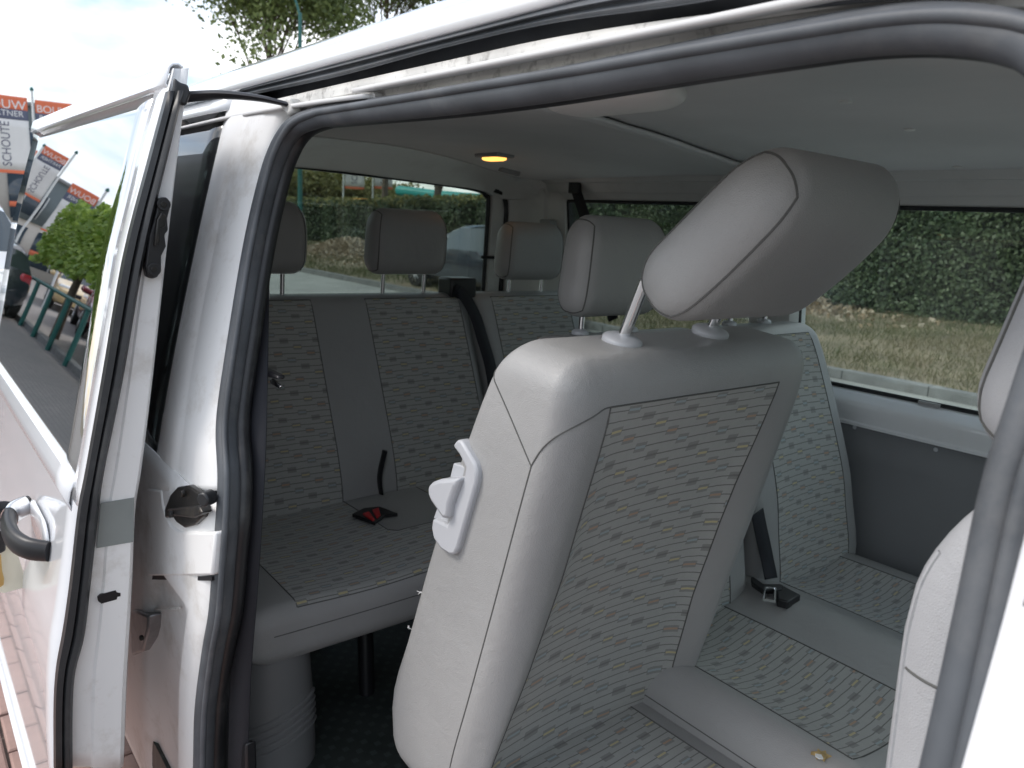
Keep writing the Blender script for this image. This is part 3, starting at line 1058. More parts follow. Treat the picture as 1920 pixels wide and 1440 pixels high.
# ------------------------------------------------------------------ low fence and pleached trees of the parking area
fen = thing('fence', 'low dark green post and rail fence along the parking area', 'fence', (-16, -3.45, 0))
fx = np.arange(-26, -9.2, 1.45)
for x in fx:
    y = -3.45-.01*(x+16)
    tube('post', [(x, y, -.1), (x, y, .4), (x, y, .88)], .04, M['green'], fen, 8)
tube('rail', [(x, -3.45-.01*(x+16), .90) for x in np.linspace(fx[0]-.2, fx[-1]+.3, 12)], .035, M['green'], fen, 8)
vb, fb = box_data((-30, -3.62, -.05), (-9.6, -3.50, .10))
tag(part('lot_kerb', vb, fb, M['kerb'], None, True, bevel=.01), 'low concrete kerb under the fence', kind='structure')
pt_lb = ['pleached tree nearest the van with its crown cut flat', 'second pleached tree along the fence', 'third pleached tree along the fence', 'pleached tree farthest down the fence']
for i, x in enumerate((-7.2, -10.4, -13.6, -16.8)):
    base = (x, -3.95, 0)
    t = thing('pleached_tree', pt_lb[i]+', mirrored in the door glass', 'tree', base, 'pleached trees along the fence')
    segs = [tube_data(smooth_path([(x, -3.95, -.1), (x+.03, -3.93, .8), (x-.02, -3.96, 1.5), (x, -3.95, 2.4)], 10), list(np.linspace(.09, .05, 10)), 8)]
    for k in range(12):
        s = 1 if k % 2 else -1
        z = 1.5+k*.09
        segs.append(tube_data([(x, -3.95, z), (x+s*.8, -3.95+rnd.uniform(-.2, .2), z+.1), (x+s*1.5, -3.95+rnd.uniform(-.3, .3), z+.12)], [.03, .02, .008], 5))
    V, F_ = merge(segs)
    part('trunk', V, F_, M['bark'], t)
    n = 6500
    c = np.c_[rng.uniform(-1.75, 1.75, n), rng.uniform(-.55, .55, n), rng.uniform(0, 1, n)]
    edge = rng.uniform(size=n) < .7
    c[edge, 1] = np.sign(c[edge, 1])*rng.uniform(.42, .6, edge.sum())
    zz = 1.30+c[:, 2]*1.62+.08*np.sin(c[:, 0]*3+i)
    cc_ = np.c_[x+c[:, 0], -3.95+c[:, 1], zz]
    V, Fq = leaves(cc_, .13, np.c_[np.zeros(n), np.sign(c[:, 1]), np.full(n, .5)], .7, .8)
    tag(quick_mesh('crown', V, Fq, M['lime'], t), kind='stuff')

# ================================================================== VAN
van = thing('van', 'white passenger van with open sliding door and grey seats inside', 'van', (-1.2, 0, 0))
W_ = M['white']

# ---- roof
XR0, XR1 = -2.74, .62
rp = [(-.752, 1.818), (-.748, 1.832), (-.738, 1.847), (-.715, 1.866), (-.67, 1.884), (-.58, 1.903), (-.40, 1.925), (-.2, 1.937), (0, 1.94)]
prof = rp+[(-y, z) for y, z in reversed(rp[:-1])]
rows = []
for x in np.r_[XR0, XR0+.04, XR0+.12, np.linspace(XR0+.3, XR1, 12)]:
    dz = -.10*math.exp(-(x-XR0)/.05)-.03*math.exp(-(x-XR0)/.5)
    rows.append([(x, y*(1-.02*math.exp(-(x-XR0)/.3)), z+dz*(.35+.65*(1-abs(y)/.76))) for y, z in prof])
v, f = grid(rows)
part('roof', v, f, W_, van, solid=.012)

# ---- bands above the door opening: slide rail, dark slot, grimy metal channel
A = [(448, 160), (640, 107), (840, 57), (1040, 3), (1230, -46), (1480, -108), (1700, -160), (2100, -245)]
B = [(452, 182), (640, 142), (840, 88), (1040, 43), (1280, 10), (1480, -25), (1700, -60), (2100, -120)]
Cc = [(500, 190), (640, 157), (840, 113), (1040, 70), (1280, 33), (1480, 12), (1700, -10), (2100, -40)]
D = [(560, 213), (640, 200), (840, 170), (1040, 136), (1280, 84), (1480, 44), (1700, 14), (2100, 10)]
def band(line, off, n=40):
    return [side(px, py, off) for px, py in smooth_path(line, n)]
def between(l1, l2, t):
    return [(a[0]+(b[0]-a[0])*t, a[1]+(b[1]-a[1])*t) for a, b in zip(l1, l2)]
rail_rows = [band(A, .004), band(between(A, B, .08), -.004), band(between(A, B, .3), -.009), band(between(A, B, .45), -.010), band(between(A, B, .55), -.003), band(between(A, B, .62), -.001), band(between(A, B, .8), -.003), band(B, .004)]
v, f = grid([[tuple(p) for p in r] for r in rail_rows]); part('slide_rail', v, f, M['rubber'], van, solid=.004, off=1)
slot_rows = [band(B, .003), band(B, .03), band(Cc, .04), band(Cc, .012)]
v, f = grid([[tuple(p) for p in r] for r in slot_rows]); part('rail_slot', v, f, M['rubber'], van, solid=.003, off=1, split=50)
ch_rows = [band(Cc, .012), band(between(Cc, D, .25), .014), band(between(Cc, D, .5), .017), band(between(Cc, D, .55), .021), band(between(Cc, D, .8), .024), band(D, .026), band(between(Cc, D, 1.3), .03)]
v, f = grid([[tuple(p) for p in r] for r in ch_rows]); part('door_channel', v, f, M['grime'], van, solid=.003, off=1)

# ---- door opening seal: one rubber bulb round the opening
seal_px = [(379, 1560, .019), (382, 1440, .019), (386, 1327, .019), (400, 1220, .0185), (413, 1147, .0185), (421, 1050, .0185), (428, 960, .0185), (430, 890, .018), (426, 813, .018), (431, 747, .018),
           (450, 620, .018), (473, 480, .018), (494, 380, .018), (518, 295, .0175), (548, 243, .017), (590, 222, .0165), (640, 214, .0165), (840, 190, .0165), (1040, 160, .0165), (1280, 117, .0165), (1480, 83, .0165),
           (1613, 62, .0165), (1720, 53, .0165), (1810, 56, .016), (1885, 68, .0155), (1960, 100, .015), (2025, 190, .014), (2040, 400, .013), (1990, 600, .013), (1936, 760, .0125), (1884, 920, .0122), (1835, 1150, .012), (1771, 1440, .012), (1700, 1720, .012)]
sp_ = smooth_path(seal_px, 170)
spts = [side(a, b, .02) for a, b, r in sp_]
tube('door_seal', spts, [c for _, _, c in sp_], M['rubber'], van, 14, sx=1.0, sy=1.0)
fl_ = [side(a, b, .006)+np.array([0, 0, 0]) for a, b, r in sp_]
cen0 = np.mean(np.array(fl_), axis=0)
flp = [p-(cen0-p)*np.array([1, 0, 1])/np.linalg.norm((cen0-p)*np.array([1, 0, 1]))*(r*.72) for p, (a, b, r) in zip(np.array(fl_), sp_)]
tube('seal_flange', flp, [.0055]*len(flp), M['rubber'], van, 8)
# inner lip of the same seal
cen = np.mean(np.array(spts), axis=0)
lip = [p+np.array([0, .022, 0])+(cen-p)/np.linalg.norm(cen-p)*.004 for p in np.array(spts)]
tube('seal_lip', lip, [c*.75 for _, _, c in sp_], M['rubber_dark'], van, 10)

# ---- C pillar outer panel
Lp = [(441, 172), (432, 205), (415, 275), (380, 430), (345, 600), (320, 735), (300, 852), (284, 920)]
Rp = [(560, 196), (535, 235), (508, 300), (478, 430), (448, 600), (430, 735), (425, 852), (425, 920)]
sL, sR = smooth_path(Lp, 40), smooth_path(Rp, 40)
cols = [(-.10, .020), (0, .010), (.04, .002), (.09, .0), (.26, .0), (.31, .003), (.36, .004), (.60, .005), (.64, .007), (.8, .010), (1.05, .026)]
rows = []
for s, off in cols:
    rows.append([tuple(side(a[0]+(b[0]-a[0])*s, a[1]+(b[1]-a[1])*s, off)) for a, b in zip(sL, sR)])
v, f = grid(rows); part('rear_pillar', v, f, M['jamb'], van, solid=.004, off=1)
# black glass border next to it
rows = []
for s, off in ((-13, .016), (-10, .013), (1, .011), (3, .016)):
    rows.append([tuple(side(a[0]+s, a[1], off)) for a in sL[4:]])
v, f = grid(rows); part('glass_border', v, f, M['rubber_dark'], van, solid=.003, off=1)

# strip of bodywork between pillar head, rail and roof
top_strip = [[side(px, py, o) for px, py in smooth_path(l, 20)] for l, o in (([(330, 196), (400, 178), (450, 163), (470, 158)], .0), ([(330, 212), (400, 196), (452, 184), (480, 178)], .003), ([(330, 222), (400, 206), (452, 194), (560, 200)], .010))]
v, f = grid([[tuple(p) for p in r] for r in top_strip]); part('gutter', v, f, W_, van, solid=.004, off=1)

# ---- rear quarter: glass, frame and lower panel
def sheet(name, xa, xb, za, zb, inset, mat, nx=10, nz=16, par=van, **kw):
    rows = []
    for z in np.linspace(za, zb, nz):
        x0 = xa(z) if callable(xa) else xa
        x1 = xb(z) if callable(xb) else xb
        rows.append([(x, -sec(z)+inset, z) for x in np.linspace(x0, x1, nx)])
    v, f = grid(rows)
    return part(name, v, f, mat, par, **kw)
qx = lambda z: float(np.interp(z, [1.10, 1.4, 1.8], [-1.48, -1.505, -1.56]))
sheet('quarter_window', -2.62, qx, 1.12, 1.79, .010, M['qglass'], solid=.004, off=0)
sheet('quarter_frame', XR0, -1.57, 1.785, 1.825, .004, W_, nz=4, solid=.004, off=1)
sheet('quarter_post', XR0, -2.60, 1.10, 1.80, .004, W_, nx=4, solid=.004, off=1)
sx_ = spts[:60]
szs = np.array([p[2] for p in sx_]); sxs = np.array([p[0] for p in sx_])
o_ = np.argsort(szs)
def seal_x(z): return float(np.interp(z, szs[o_], sxs[o_]))
rows = []
for z in np.linspace(.26, 1.135, 30):
    xr = seal_x(z)+.004
    dip = .018 if .35 < z < .90 else 0.0                         # pressed-in field below the striker plate
    rows.append([(x, -sec(z)+o, z) for x, o in ((XR0, 0), (-2.2, 0), (xr-.36, 0), (xr-.33, 0), (xr-.31, dip*.4), (xr-.29, dip), (xr-.20, dip), (xr-.125, dip), (xr-.105, dip*.4), (xr-.085, .002), (xr-.04, .006), (xr-.02, .014), (xr-.008, .028))])
v, f = grid(rows); part('quarter_panel', v, f, M['jamb'], van, solid=.004, off=1)
# striker plate, its folded flange, the striker, bump stop and hinge lump
def poly_on(pxs, off):
    return [side(a, b, off) for a, b in pxs]
sp1 = slab('striker_plate', poly_on([(274, 916), (301, 919), (304, 945), (310, 968), (320, 985), (334, 995), (352, 998), (403, 998), (400, 1040), (396, 1079), (340, 1080), (276, 1080), (284, 1000)], -.007), (0, .018, 0), M['jamb'], van, .004)
slab('plate_flange', poly_on([(266, 908), (283, 912), (290, 920), (284, 1000), (277, 1079), (268, 1072), (258, 1055), (262, 985)], -.002), (0, .015, 0), M['jamb'], van, .003)
slab('shadow_gap', poly_on([(255, 1078), (397, 1081), (397, 1089), (255, 1086)], -.001), (0, .012, 0), M['black'], van, .0)  # dark slab standing in for the shadow in the gap under the plate
slab('pressed_crease', poly_on([(262, 1138), (300, 1141), (335, 1139), (335, 1142), (300, 1145), (262, 1142)], .006), (0, .004, 0), M['grime'], van, .0)
st = slab('striker', poly_on([(308, 955), (318, 928), (332, 913), (352, 910), (372, 925), (381, 950), (377, 970), (362, 985), (345, 990), (330, 980), (322, 968), (309, 972)], -.010), (0, .012, 0), M['blackm'], van, .003)
slab('catch', poly_on([(312, 955), (372, 948), (378, 962), (360, 972), (330, 968), (314, 966)], -.020), (0, .018, 0), M['blackm'], st, .003)
cyl('bolt', side(346, 925, -.012), (0, -1, .05), .006, .006, M['blackm'], st, 12)
cyl('bolt', side(324, 964, -.020), (0, -1, .05), .006, .006, M['blackm'], st, 12)
cyl('bump_stop', side(399, 930, -.004), (.5, -1, 0), .012, .022, M['rubber_dark'], van, 16, .003)
hg = slab('roller_bracket', poly_on([(244, 1145), (256, 1146), (277, 1155), (276, 1180), (266, 1222), (246, 1230)], -.012), (0, .03, 0), M['steel'], van, .005)
cyl('bolt', side(268, 1195, -.014), (.2, -1, 0), .006, .006, M['blackm'], hg, 10)

# ---- front door and B pillar, right of the opening
fd = part('front_door', *grid([[(x, -sec(z)+o, z) for x, o in ((-.135, .03), (-.122, .012), (-.115, .002), (-.10, -.002), (0, -.004), (.4, -.004), (1.2, -.002))] for z in np.linspace(.25, 1.16, 22)]), W_, van, solid=.004, off=1)
part('door_upright', *grid([[(x, -sec(z)+o, z) for x, o in ((-.135, .03), (-.122, .012), (-.115, .002), (-.10, -.002), (-.03, -.003), (-.02, .01))] for z in np.linspace(1.15, 1.82, 20)]), W_, fd, solid=.004, off=1)
part('front_window', *grid([[(x, -sec(z)+.012, z) for x in (-.03, .3, .7)] for z in np.linspace(1.14, 1.82, 8)]), M['glass'], fd, solid=.004, off=1)
rows = [[(x, -sec(z)-.006, z) for x in (-.110, -.102, -.085)] for z in np.linspace(1.425, 1.80, 20)]
v, f = grid(rows); part('pillar_moulding', v, f, M['rubber_dark'], van, solid=.006, off=1)

# ---- headliner
def hz(x, y):
    return 1.826-.05*(y/.7)**2-.012*max(0, (-x-1.6))
def on_liner(px, py):
    z = 1.80
    for _ in range(30):
        p = hit(px, py, 'z', z)
        z = .5*z+.5*hz(max(-2.4, p[0]), max(-.8, min(.8, p[1])))
    return p
BE = [on_liner(a_, b_) for a_, b_ in ((900, 176), (985, 190), (1100, 212), (1175, 235), (1300, 276), (1372, 301), (1440, 322))]
by_ = np.array([p[1] for p in BE]); bx_ = np.array([p[0] for p in BE])
def XB(y): return float(np.interp(y, by_, bx_))                 # where the two liner boards overlap
for nm in ('rear_headliner', 'front_headliner'):
    rows = []
    for y in np.linspace(-.775, .70, 30):
        if nm[0] == 'r':
            rows.append([(x, y, hz(x, y)-.007*(i/25)**8) for i, x in enumerate(np.linspace(-2.45, XB(y), 26))])
        else:
            rows.append([(x, y, hz(x, y)+.003) for x in np.linspace(XB(y)-.03, .60, 26)])
    v, f = grid(rows); part(nm, v, f, M['liner'], van, solid=.006, off=1)
tube('liner_edge', [(XB(y)+.003, y, hz(XB(y), y)-.005) for y in np.linspace(-.76, .69, 30)], .006, M['liner'], van, 8)
for px, py in ((1412, 141), (1585, 193), (1705, 245), (1795, 315)):
    p = on_liner(px, py); pd = Pad((.010, .010, .003), (.008, .008, .0025), (1, 1, 1), lambda u, v_, n_, p=p: (p[0]+u, p[1]+v_, p[2]+.002-n_))
    pd.build('liner_button', None, van, M['plastic_white'], flipwind=True)
# lit courtesy lamp
lc = on_liner(927, 290)
lamp = box('courtesy_lamp', (lc[0]-.062, lc[1]-.036, lc[2]-.010), (lc[0]+.062, lc[1]+.036, lc[2]+.012), M['trim_mid'], van, .005)
pd = Pad((.045, .026, .008), (.02, .02, .007), (2, 2, 1), lambda u, v_, n_: (lc[0]+u, lc[1]+v_, lc[2]-.012-n_))
pd.build('lens', None, lamp, M['amber'], flipwind=True)
# pale overhead console by the door
oc_ = on_liner(1165, 172)
pd = Pad((.125, .060, .022), (.06, .05, .02), (4, 3, 1), lambda u, v_, n_: (oc_[0]+u, oc_[1]-.02+v_, oc_[2]-.012-n_))
pd.build('overhead_console', None, van, M['plastic_white'], flipwind=True)

# ---- left wall inside: top rail, windows, pillar, sill, board
def along(name, prof, xa, xb, mat, n=14, par=van, **kw):
    rows = [[(x, y, z) for x in np.linspace(xa, xb, n)] for y, z in prof]
    v, f = grid(rows)
    return part(name, v, f, mat, par, split=35, **kw)
along('upper_rail', [(.655, 1.800), (.668, 1.787), (.676, 1.772), (.682, 1.762), (.694, 1.760), (.697, 1.756), (.708, 1.735), (.714, 1.727), (.726, 1.727), (.730, 1.722), (.738, 1.706), (.752, 1.700), (.80, 1.715)], -2.30, .85, M['trim'], solid=.003, off=1)
along('window_sill', [(.86, 1.192), (.824, 1.190), (.812, 1.184), (.800, 1.172), (.789, 1.166), (.783, 1.158), (.782, 1.150), (.788, 1.128), (.793, 1.108), (.789, 1.103), (.790, 1.096), (.80, 1.094)], -2.30, .85, M['white'], solid=.003, off=1)
wb = part('side_board', *grid([[(x, .802-.0*z, z) for x in np.linspace(-2.3, .85, 12)] for z in (.40, .7, 1.0, 1.10)]), M['panel'], van, solid=.006, off=1)
# sunken cup in the board
rc = [hit(a, b, 'y', .799) for a, b in ((1787, 910), (1795, 901), (1862, 908), (1870, 918), (1868, 958), (1858, 966), (1795, 952), (1785, 942))]
slab('board_recess', rc, (0, .010, 0), M['black'], wb, .001)
slab('recess_catch', [hit(a, b, 'y', .797) for a, b in ((1818, 918), (1850, 922), (1848, 948), (1816, 944))], (0, .012, 0), M['blackm'], wb, .002)
for px, py in ((1755, 843), (1603, 801)):
    cyl('board_rivet', hit(px, py, 'y', .798), (0, -1, 0), .006, .003, M['plastic'], wb, 12)
def lw(z): return float(np.interp(z, [1.18, 1.70], [.836, .756]))
def left_window(xa, xb, nm='side_window', gm='glass'):
    rows = [[(x, lw(z), z) for x in np.linspace(xa, xb, 4)] for z in np.linspace(1.182, 1.712, 6)]
    v, f = grid(rows)
    g = part(nm, v, f, M[gm], van, solid=.004, off=0)
    loop = [(xa, lw(1.19)-.006, 1.195), (xb, lw(1.19)-.006, 1.195), (xb, lw(1.7)-.006, 1.697), (xa, lw(1.7)-.006, 1.697)]
    for i in range(4):
        a, b = np.array(loop[i]), np.array(loop[(i+1) % 4])
        tube('gasket', [a, (a+b)/2, b], .007, M['rubber_dark'], g, 6)
    return g
left_window(-2.225, -1.385, gm='tglass')
left_window(-1.235, .85)
# pillar between the windows
rows = []
for z in np.linspace(1.17, 1.73, 8):
    y = lw(z)
    rows.append([(-1.40, y+.02, z), (-1.395, y-.020, z), (-1.375, y-.038, z), (-1.31, y-.042, z), (-1.25, y-.034, z), (-1.236, y-.018, z), (-1.232, y+.02, z)])
v, f = grid(rows); part('side_pillar', v, f, M['trim'], van, solid=.003, off=1)
box('sill_clip', tuple(hit(1722, 753, 'y', .818)+np.array([0, -.004, -.006])), tuple(hit(1722, 753, 'y', .818)+np.array([.055, .006, .004])), M['trim_mid'], van, .001)
# outer skin of the left side and floor
along('left_skin', [(.93, .25), (.955, .7), (.945, 1.1), (.86, 1.18)], XR0, .9, W_, solid=.006)
along('left_gutter', [(.775, 1.705), (.765, 1.78), (.75, 1.82)], XR0, .9, W_, solid=.006)
fl_v, fl_f = box_data((-2.6, -.93, .34), (.9, .93, .42))
part('cabin_floor', fl_v, fl_f, M['floor'], van, False)
box('dashboard', (.95, -.88, .42), (1.45, .88, 1.05), M['panel'], van, .03)
part('windscreen', *grid([[(1.42-.82*k, y, 1.05+.80*k) for y in (-.84+.1*k, 0, .84-.1*k)] for k in (0, .5, 1)]), M['glass'], van, solid=.005)
box('underbody', (-2.6, -.90, .24), (.9, .90, .338), M['black'], van, .0)

# ---- rear corner trim, header, tailgate
E1 = [on_liner(a, b) for a, b in ((420, 246), (540, 250), (640, 260), (740, 272), (827, 290), (887, 307), (927, 320), (973, 333), (1013, 338), (1050, 338))]
XT = -2.48
def tx(z): return XT-.03*(1.74-z)
def on_gate(px, py):
    z = 1.6
    for _ in range(20):
        p = hit(px, py, 'x', tx(z)); z = p[2]
    return p
W1 = [on_gate(a, b)+np.array([.015, 0, 0]) for a, b in ((400, 306), (530, 311), (640, 321), (740, 334), (830, 346), (888, 354), (912, 362), (930, 372))]
W1 += [np.array([-2.37, .70, 1.70]), np.array([-2.24, .755, 1.70])]
mid = [(np.array(a)*.5+np.array(b)*.5)+np.array([.0, 0, .012]) for a, b in zip(E1, W1)]
loft('rear_header', [[p+np.array([0, 0, .006]) for p in E1], [p-np.array([0, 0, .004]) for p in E1], mid, W1, [p+np.array([-.03, .01, -.004]) for p in W1]], M['trim'], van, 40, solid=.003, off=1)
slab('header_cover', [np.array(p) for p in [on_gate(a, b)+np.array([.21, 0, 0]) for a, b in ((884, 303), (916, 311), (910, 331), (876, 322))]], (-.02, 0, 0), M['trim_mid'], van, .002)
# D pillar trim: curved corner from the tailgate to the side window
rows = []
for z in np.linspace(1.06, 1.74, 14):
    k = max(0, (z-1.60)/.14)
    pin = -.02*k*k
    rows.append([(-2.50, .655, z), (-2.455, .652+pin, z), (-2.44, .665+pin, z), (-2.40, .70+pin, z), (-2.345, .722+pin, z), (-2.325, .722+pin, z), (-2.315, .735+pin, z), (-2.27, lw(z)-.030+pin*.5, z), (-2.235, lw(z)-.018, z), (-2.222, lw(z)+.01, z)])
v, f = grid(rows); part('corner_trim', v, f, M['trim'], van, solid=.003, off=1)
box('belt_cover', (-2.325, .695, 1.50), (-2.262, .735, 1.625), M['trim_mid'], van, .008)
gate = part('tailgate', *grid([[(tx(z)+o, y, z) for y, o in ((.572, -.012), (.578, .012), (.60, .018), (.628, .014), (.640, -.012))] for z in np.linspace(.42, 1.74, 10)]), M['trim'], van, solid=.004, off=1)
part('lower_board', *grid([[(tx(z)+.01, y, z) for y in (-.70, 0, .60)] for z in (.40, .8, 1.07)]), M['panel'], gate, solid=.01, off=1)
part('right_frame', *grid([[(tx(z)+o, y, z) for y, o in ((-.76, -.01), (-.70, .014), (-.62, .012), (-.60, -.012))] for z in np.linspace(.42, 1.76, 8)]), M['trim'], gate, solid=.004, off=1)
part('rear_window', *grid([[(tx(z)-.012, y, z) for y in np.linspace(-.61, .58, 8)] for z in np.linspace(1.05, 1.765, 6)]), M['tglass'], gate, solid=.004, off=0)
tube('gate_seal', smooth_path([(tx(.8)+.01, .648, .8), (tx(1.2)+.01, .648, 1.2), (tx(1.55)+.012, .645, 1.55), (tx(1.65)+.012, .638, 1.66), (tx(1.70)+.02, .615, 1.712), (tx(1.72)+.02, .57, 1.728)], 24), .012, M['rubber_dark'], gate, 8)
tube('glass_gasket', smooth_path([(tx(.9)-.004, .568, .9), (tx(1.3)-.004, .568, 1.3), (tx(1.66)-.004, .565, 1.66), (tx(1.70)-.004, .55, 1.70), (tx(1.72)-.004, .50, 1.722), (tx(1.735)-.004, .30, 1.733), (tx(1.74)-.004, -.2, 1.745), (tx(1.74)-.004, -.6, 1.745)], 30), .009, M['rubber_dark'], gate, 8)
gp = on_gate(918, 482)
tube('gate_strap_pin', [gp+np.array([.01, -.05, 0]), gp+np.array([.03, 0, 0]), gp+np.array([.03, .03, -.004])], .006, M['black'], gate, 8)
part('tailgate_skin', *grid([[(tx(z)-.07-.10*math.cos((z-.3)*.9)*.3, y, z) for y in (-.9, -.5, 0, .5, .9)] for z in np.linspace(.3, 1.04, 6)]), W_, gate, solid=.006)

# right rear wall inside
rows = [[(x, -(sec(z)-.10), z) for x in np.linspace(-2.45, -1.30, 6)] for z in np.linspace(.40, 1.14, 6)]
v, f = grid(rows); part('right_board', v, f, M['panel'], van, solid=.006, off=1)
rows = []
for z in np.linspace(.40, 1.80, 16):
    y = -(sec(z)); xs0 = seal_x(min(1.70, max(.3, z)))
    rows.append([(xs0-.015, y+.026, z), (xs0-.04, y+.036, z), (xs0-.08, y+.045, z), (xs0-.16, y+.05, z), (-1.50, y+.05, z), (-1.53, y+.02, z)])
v, f = grid(rows); part('pillar_trim', v, f, M['panel'], van, solid=.004, off=1)
# sill step under the opening and front seat bulkhead side
box('entry_step', (-1.22, -.90, .30), (-.10, -.74, .415), M['black'], van, .01)

# ---- wheel arch / bench pedestal trim with ribs
pc = np.array([-1.45, -.73])
prof_z = [(.42, .088), (.46, .088), (.56, .083), (.66, .076), (.72, .068)]
rows = [[(pc[0]+math.cos(a)*r*.9, pc[1]+math.sin(a)*r, z) for a in np.linspace(0, 2*math.pi, 36, endpoint=False)] for z, r in prof_z]
v, f = grid(rows, close_u=True)
ped = part('bench_foot', v, f, M['ped'], van, split=60)
for k in range(5):
    path = []
    for a in np.linspace(-2.6, 1.2, 30):
        z = .475+k*.017+.038*math.sin(a+.9)
        r = float(np.interp(z, [q[0] for q in prof_z], [q[1] for q in prof_z]))+.0005
        path.append((pc[0]+math.cos(a)*r*.9, pc[1]+math.sin(a)*r, z))
    tube('rib', path, .0045, M['ped'], ped, 6)

# ================================================================== sliding door (open, slid back alongside the body)
XD = -1.36
ey = [128, 300, 480, 700, 880, 960, 1093, 1185, 1250, 1320, 1440]
ol = [325, 279, 233, 195, 163, 148, 133, 120, 108, 103, 103]       # outer lip / left edge of the seal
sr_ = [352, 310, 268, 230, 193, 183, 168, 157, 140, 135, 135]      # right edge of the seal
il = [356, 334, 313, 289, 267, 255, 249, 244, 240, 237, 233]       # inner edge of the door
oe = [hit(a, b, 'x', XD) for a, b in zip(ol, ey)]
ie = [hit(a, b, 'x', XD) for a, b in zip(il, ey)]
zs_ = np.array([p[2] for p in oe])[::-1]; ys_ = np.array([p[1] for p in oe])[::-1]
def yd(z): return float(np.interp(z, zs_, ys_))
zi_ = np.array([p[2] for p in ie])[::-1]; yi_ = np.array([p[1] for p in ie])[::-1]
def ydi(z): return float(np.interp(z, zi_, yi_))
def on_door(px, py, off=0.0):
    return on_surface(px, py, lambda z: yd(z)+off)
XE = on_door(65, 232)[0]                                            # rear end of the door
ZT = oe[0][2]                                                       # door top
gt_ = on_door(290, 168); ZG1 = gt_[2]-.004
gf = [on_door(a, b) for a, b in ((290, 168), (250, 325), (212, 480), (178, 680), (147, 860), (137, 906))]
ZG0 = on_door(60, 792)[2]
gz = np.array([p[2] for p in gf])[::-1]; gx = np.array([p[0] for p in gf])[::-1]
def gfx(z): return float(np.interp(z, gz, gx))
ZB = on_door(53, 1440)[2]
sd = part('sliding_door', *grid([[(x, yd(z)+.002, z) for x in np.linspace(XE, XD, 14)] for z in np.r_[max(.16, ZB), .3, .45, .6, np.linspace(.62, ZG0, 22)]]), W_, van, solid=.012)
# window frame: head and front upright
part('head_frame', *grid([[(x, yd(z)+o, z) for x in np.linspace(XE, XD-.006, 14)] for z, o in ((ZG1-.006, .016), (ZG1+.001, .011), (ZG1+.003, .001), (ZG1+.006, -.003), (ZT+.001, -.003), (ZT+.006, .002), (ZT+.007, .010), (ZT+.003, .016))]), W_, sd, solid=.003, off=1)
zz = np.linspace(ZG0-.02, ZG1+.012, 30)
part('front_upright', *grid([[(gfx(z)-.004, yd(z)+.014, z) for z in zz], [(gfx(z)+.002, yd(z)+.002, z) for z in zz], [(gfx(z)+.007, yd(z)-.001, z) for z in zz], [(XD-.018, yd(z)-.001, z) for z in zz], [(XD-.010, yd(z)+.002, z) for z in zz]]), W_, sd, solid=.003, off=1)
part('sill_moulding', *grid([[(x, yd(z)+o, z) for x in np.linspace(XE, gfx(ZG0)+.01, 12)] for z, o in ((ZG0+.012, .012), (ZG0+.006, -.002), (ZG0-.010, -.006), (ZG0-.03, -.006), (ZG0-.045, .001))]), W_, sd, solid=.003, off=1)
# door pane
rows = []
for z in np.linspace(ZG0-.01, ZG1+.005, 20):
    rows.append([(XE+(gfx(z)+.004-XE)*t, yd(z)+.010, z) for t in np.linspace(0, 1, 12)])
part('door_window', *grid(rows), M['dglass'], sd, solid=.004, off=1)
# leading edge, inner face
n = 40
K0 = 1
O_, I_ = smooth_path(oe, n), smooth_path(ie, n)
def lerp(t): return [a+(b-a)*t for a, b in zip(O_, I_)]
def addx(l, d): return [p+np.array([d, 0, 0]) for p in l]
part('leading_edge', *grid([[tuple(p) for p in r] for r in (addx(O_, -.012), addx(O_, 0), addx(lerp(.04), .002), addx(lerp(.1), -.004), addx(lerp(.5), -.004), addx(lerp(.54), 0), addx(lerp(.93), .001), addx(lerp(1), -.006), addx(lerp(1.02), -.03), addx(lerp(1.02), -.12))]), M['jamb'], sd, solid=.003, off=-1)
I2 = addx(lerp(1.0), -.10)
part('inner_lining', *grid([[(XD-.02-k*(XD-XE-.04), float(p[1]), float(p[2])) for p in I_] for k in (0, .3, .6, 1)]), M['trim_mid'], sd, solid=.004, off=1)
slp = [hit(a, b, 'x', XD) for a, b in zip(sr_, ey)]
S_ = smooth_path(slp, n)
def mixs(t): return [a+(b-a)*t for a, b in zip(O_, S_)]
part('edge_seal', *grid([[tuple(p) for p in r[K0:]] for r in (addx(mixs(-.06), -.004), addx(mixs(-.02), .012), addx(mixs(.32), .016), addx(mixs(.42), .012), addx(mixs(.5), .020), addx(mixs(.72), .024), addx(mixs(.92), .018), addx(mixs(1), .0))]), M['rubber_dark'], sd, solid=.003, off=-1)
tip = O_[0]*.5+S_[0]*.5
slab('seal_tip', [hit(a, b, 'x', XD+.004) for a, b in ((324, 146), (334, 156), (350, 160), (354, 178), (346, 200), (320, 192))], (.012, 0, 0), M['rubber_dark'], sd, .004)
def onx(pxs, d): return [hit(a, b, 'x', XD+d) for a, b in pxs]
slab('grey_sticker', onx([(189, 944), (252, 933), (251, 1016), (181, 1028)], .0025), (-.002, 0, 0), M['sticker'], sd, .0)
sl = [(190, 1132), (184, 1127), (183, 1120), (188, 1115), (217, 1107), (219, 1111), (226, 1112), (226, 1118), (220, 1119), (219, 1124)]
slab('slot_hole', onx(sl, .0015), (-.004, 0, 0), M['black'], sd, .0)
la = slab('latch', onx([(276, 520), (272, 500), (276, 470), (280, 440), (288, 415), (294, 388), (300, 372), (312, 369), (320, 378), (319, 392), (314, 410), (316, 432), (309, 440), (312, 462), (303, 480), (303, 505), (296, 520), (286, 523)], .018), (-.02, 0, 0), M['black'], sd, .003)
